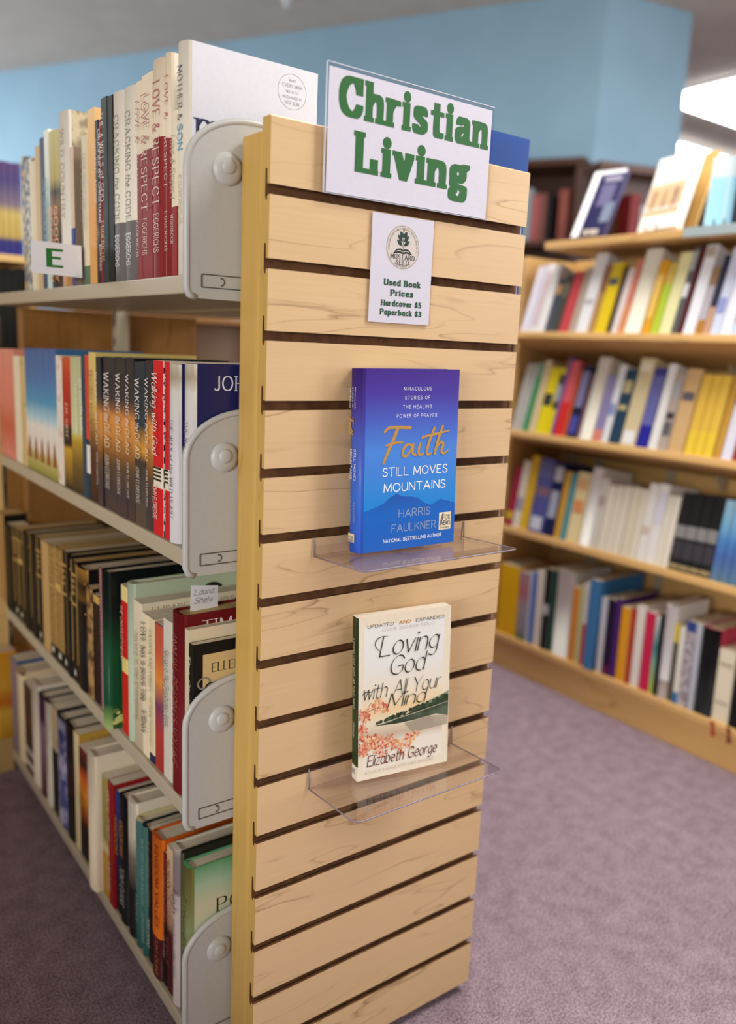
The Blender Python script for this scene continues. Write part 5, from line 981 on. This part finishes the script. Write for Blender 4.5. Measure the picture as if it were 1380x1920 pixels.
RD_ = [
 (930, 964, 1060, 'broad bright yellow spine at the far left end', '#eab40c', dict(cover='#d99a10')), (965, 983, 1074, 'grey and mauve pictured spine right of the yellow one', ramp([(0, '#5a6a3a'), (.15, '#8a8a90'), (.5, '#a0949c'), (.7, '#b06a74'), (1, '#a88a94')], .45), {}), (983.5, 988.5, 1072, 'thin lilac white spine left of the cobalt one', '#d6dcee', {}), (989, 996, 1073, 'thin cobalt blue spine', '#3f70c4', {}),
 (997, 1010.5, 1070, 'cream white spine right of the cobalt one', '#e6dfd0', {}), (1011, 1022.5, 1067, 'black spine with white mark and grey edge', '#151515', dict(deco=blk((.44, .56, '#c9c9c9')), cover='#9a9a9a')), (1023, 1031.5, 1070, 'dark bottle green spine', '#14443a', {}), (1032, 1062, 1070, 'broad greyish white spine with small emblem', '#dcdad2', dict(hard=True, deco=blk((.2, .28, '#c8bca4')))),
 (1063, 1074, 1102, 'orange spine right of the broad white one', '#d98a34', {}), (1074.5, 1084, 1098, 'pale sage spine', '#c4c690', {}), (1084.5, 1091, 1092, 'white spine with crimson foot', '#e6dedc', dict(bands=[(0, .5, '#c03a5a')])), (1092, 1110, 1088, 'tall steel blue book with pictured cover', '#3f78aa', dict(cover=ramp([(0, '#1f2a40'), (.6, '#2f6a98'), (1, '#3a7ab0')], .4, noise=.3), D=.2, dx=-.004)),
 (1111.5, 1126, 1121, 'silver white spine right of the steel blue book', '#dcdce0', {}), (1126.5, 1139.5, 1124, 'blackish violet spine', '#231434', dict(bands=[(0, .12, '#6a1a4a')])), (1140, 1151.5, 1123, 'deep purple spine', '#4e2470', {}), (1152, 1168, 1139, 'orange yellow spine', '#eaa21c', dict(cover='#d8d0b0')), (1168.5, 1178, 1140, 'brick red spine', '#b83c14', {}),
 (1179, 1195, 1136, 'white spine right of the brick red one', '#ece6dc', {}), (1196, 1212.5, 1149, 'crimson pink spine', '#d02452', dict(page='#f0ece2')), (1213, 1221.5, 1156, 'teal and lime thin spine', ramp([(0, '#b8c83c'), (.4, '#8ac0a8'), (.6, '#2f8a90'), (1, '#e0e0da')], .45), {}), (1222, 1228.5, 1150, 'thin black spine left of a broad white one', '#1a1416', {}),
 (1229, 1248, 1135, 'broad white spine with taupe foot', '#f2f0ee', dict(bands=[(0, .2, '#a89890')], hard=True)), (1248.5, 1258, 1170, 'charcoal spine with yellow head', '#5a5648', dict(bands=[(.76, 1, '#d8c020')])), (1258.5, 1268, 1176, 'ivory spine with blue foot', '#e9e4d6', dict(bands=[(0, .15, '#3a7ab4')])), (1269, 1286, 1166, 'grey mauve speckled spine', mottle('#8a7e84', '#c4bcc0', 70), dict(bands=[(.88, 1, '#2f4a8a')])),
 (1286.5, 1297, 1170, 'silver grey spine left of the broad black one', '#b9bcc4', {}), (1298, 1331, 1178, 'broad black spine with white lettering', '#121214', dict(cover='#c04060', hard=True, deco=spine_text([('THE BIBLE', 'sans', '#b8b8bc', .06, .5, .4), ('IN PLAIN WORDS', 'sans', '#9a9aa0', .55, .8, .2)]) if False else blk((.35, .9, '#4a4a4e'), (.1, .2, '#7a7a80')))), (1332, 1363, 1220, 'broad cream book with red ribbon, on its foot', '#e6dabf', dict(cover='#dccfb2', deco=blk((.78, .82, '#b5a88c'), (.25, .28, '#b5a88c')))), (1364, 1388, 1235, 'black book with red ribbon at the right edge', '#161414', {}),
]
for k, rows in (('A', RA), ('B', RB), ('C', RC), ('D', RD_)):
    for i, (p0, p1, tp, lb, sp, kw) in enumerate(rows):
        kw = dict(kw); kw.setdefault('dx', .004+(i*37 % 5)*.0012); kw.setdefault('D', .14+(i*53 % 4)*.01)
        r_book(k, p0, p1, tp, lb, sp, **kw)
for i, (px, lb) in enumerate(((1342, 'red ribbon bookmark hanging from the broad cream book'), (1372, 'dark red ribbon bookmark hanging at the right edge'))):
    p = at(px, LINE['D'][0][1]+(LINE['D'][1][1]-LINE['D'][0][1])*(px-928)/452, 'x', XR)
    rbn = B(); c = paint('#b02a24' if i == 0 else '#7a2018', .6)
    for a, d in ((0, 0), (.006, -.012)): rbn.prism([(0, a, 0), (0, a+.006, 0), (-.002, a+.005+d, -.040), (-.002, a-.001+d, -.036)], (-.0008, 0, 0), c)
    rr = rbn.build('ribbon', None, (XR-.0055, p.y, ZR['D']+.001)); tag(rr, lb, 'ribbon')

# ------------------------------------------------------------------ face-out books on top of the right bookcase
def stand_book(label, bl, br, lean, H, T, cover, page='#f2f0ec', deco=None):
    """book leaning back on a small easel: bl, br are its lower front corners"""
    bl, br = Vector(bl), Vector(br); D = (br-bl).length; ang = math.atan2(br.y-bl.y, br.x-bl.x)
    R = Matrix.Rotation(ang, 4, 'Z') @ Matrix.Rotation(-math.radians(lean), 4, 'X')
    r = make_book(label, T, D, H, bl, R.to_euler(), spine='#eceae6' if page[1] == 'f' else cover, cover=cover, page=page, deco=deco, hard=False, group='face-out books on the right bookcase')
    e = thing('book_easel', 'small dark wire easel under the '+label.split(' book')[0]+' book', 'easel', (bl.x, bl.y, ZTOP+.0022), (0, 0, ang), 'book easels')
    f = B(); dk = paint('#1a1a1c', .4)
    for x in (D*.33, D*.62):
        f.tube([(x, -.010, .020), (x, -.010, .0004), (x, .066, .0004), (x, .066+.10*math.sin(math.radians(lean)), .10)], .0022, dk, 6)
    f.tube([(D*.33, .066, .0004), (D*.62, .066, .0004)], .0022, dk, 6); f.build('wire', e)
    return r
zt = ZTOP+.0115
def bars(*R_):
    def d(b, T, D, H):
        for x0, x1, z0, z1, c in R_: flat(b, [(D*x0, H*z0), (D*x1, H*z0), (D*x1, H*z1), (D*x0, H*z1)], (0, 0, 0), X_, Z_, paint(c, .45) if isinstance(c, str) else c, .0003)
    return d
stand_book('dark navy book with white left band, leaning far back', (1.462, .862, zt), (1.475, .760, zt), 27, .215, .02, '#1c1846', page='#4a4868', deco=bars((0, .22, 0, 1, '#eeeef0'), (.22, 1, .94, 1, '#d9d9de'), (.42, .94, .82, .90, '#8a8498'), (.42, .85, .45, .78, '#5a5478'), (.7, 1, .2, .5, '#6a7488'), (.34, .8, .02, .10, '#b5a898')))
stand_book('white and peach book with a row of pale figures, leaning back', (1.485, .655, zt), (1.445, .515, zt), 15, .195, .026, '#f0ece6', deco=bars((.04, .96, .30, .62, '#e6c296'), (.12, .30, .26, .54, '#eccfc0'), (.4, .58, .26, .54, '#f0d8cc'), (.68, .86, .26, .54, '#e9cbb8'), (.04, .96, .20, .27, '#e0b88a')))
gb = thing('folder', 'tan board standing behind the white and peach book', 'folder', (1.560, .665, ZTOP+.001), (0, 0, math.radians(-106)))
b = B(); b.box((0, 0, 0), (.165, .006, .215), paint('#d0a860', .5)); b.build('board', gb).rotation_euler = (math.radians(-15), 0, 0)
stand_book('pale sky blue book between peach and navy covers', (1.475, .452, zt), (1.50, .375, zt), 10, .165, .014, '#9ccfe2', deco=bars((0, 1, .70, 1, '#c9d6da'), (.5, .62, .0, .7, '#b5dbe8')))
stand_book('navy book with red triangle, cut by the right edge', (1.468, .375, zt), (1.55, .20, zt), 12, .195, .02, '#34365c', page='#34365c', deco=bars((.0, 1, .0, .40, '#10142c'), (.35, .7, .42, .6, '#d8404c'), (.45, .6, .6, .72, '#d8404c')))
b = B(); b.box((-.0065, .25, ZTOP-.022), (-.0045, .47, ZTOP+.0010), paint('#a9b8ba', .3)); b.box((-.0044, .25, ZTOP+.0004), (.05, .47, ZTOP+.0014), paint('#a9b8ba', .3))
lh = b.build('label_holder', None, (XR, 0, 0)); tag(lh, 'pale grey label holder strip on the right bookcase top edge', 'label holder')
make_book('small dark red book standing behind the white and peach book', .03, .12, .10, (1.62, .47, ZTOP+.0005), spine='#6a1a14', group='face-out books on the right bookcase')

# ------------------------------------------------------------------ dark bookcases by the blue wall
def dark_case(label, o, ang, W, zt, shelves, books, dp=.27, bd=.15):
    c = thing('bookcase', label, 'bookcase', o, (0, 0, ang), 'dark wooden bookcases by the blue wall')
    for nm, lo, hi in (('side', (0, 0, 0), (.03, dp, zt)), ('side', (W-.03, 0, 0), (W, dp, zt)), ('top', (-.01, -.01, zt), (W+.01, dp+.01, zt+.03)), ('back', (.03, dp-.015, .05), (W-.03, dp, zt)), ('base', (.03, .01, 0), (W-.03, dp-.02, .08))):
        b = B(); b.box(lo, hi, DARKWOOD, .002); b.build(nm, c)
    for z in shelves:
        b = B(); b.box((.03, .005, z-.022), (W-.03, dp-.015, z), DARKWOOD); b.build('shelf', c)
    R = Matrix.Translation(o) @ Matrix.Rotation(ang, 4, 'Z')
    for x, T, H, z, col, lb in books:
        p = R @ Vector((x+T, .015, z+.0005)); make_book(lb, T, bd, H, p, (0, 0, ang+math.pi/2), spine=col, group='books in the dark bookcases')
nA = Vector((-.8797, -.4755, 0)); uA = Vector((.4755, -.8797, 0))
pR = Vector((2.690, 1.900, 0))
dark_case('dark wooden bookcase standing before the blue wall, left of the corner', tuple(pR-uA*.90), math.atan2(uA.y, uA.x), .90, 1.865, (.4, .8, 1.17, 1.53),
  [(.63, .040, .24, 1.53, '#8e9aa0', 'pale grey book in the dark bookcase by the wall, upper shelf'), (.675, .030, .21, 1.53, '#a85a5a', 'rose red book in the dark bookcase by the wall, upper shelf'), (.707, .034, .215, 1.53, '#7a4a44', 'dull red book in the dark bookcase by the wall, upper shelf'), (.745, .028, .21, 1.53, '#0c0a0a', 'black book in the dark bookcase by the wall, upper shelf'), (.80, .045, .23, 1.53, '#8a4a40', 'brown red book in the dark bookcase by the wall, upper shelf'),
   (.60, .035, .22, 1.17, '#9aa0a6', 'grey book in the dark bookcase by the wall, lower shelf'), (.64, .02, .23, 1.17, '#a03a48', 'crimson book in the dark bookcase by the wall, lower shelf'), (.67, .04, .21, 1.17, '#8f8a92', 'silver book in the dark bookcase by the wall, lower shelf'), (.72, .06, .2, 1.17, '#5a5470', 'violet grey book in the dark bookcase by the wall, lower shelf')])
dark_case('dark wooden bookcase behind the navy face-out book, right of the wall corner', (2.335, 1.50, 0), -.33, .42, 1.735, (.4, .8, 1.12, 1.42),
  [(.16, .045, .24, 1.42, '#6a1a1a', 'deep red book in the dark bookcase right of the corner'), (.21, .045, .20, 1.42, '#8a8a8c', 'grey book in the dark bookcase right of the corner'), (.27, .05, .22, 1.42, '#5a2018', 'brown book in the dark bookcase right of the corner')], .12, .08)
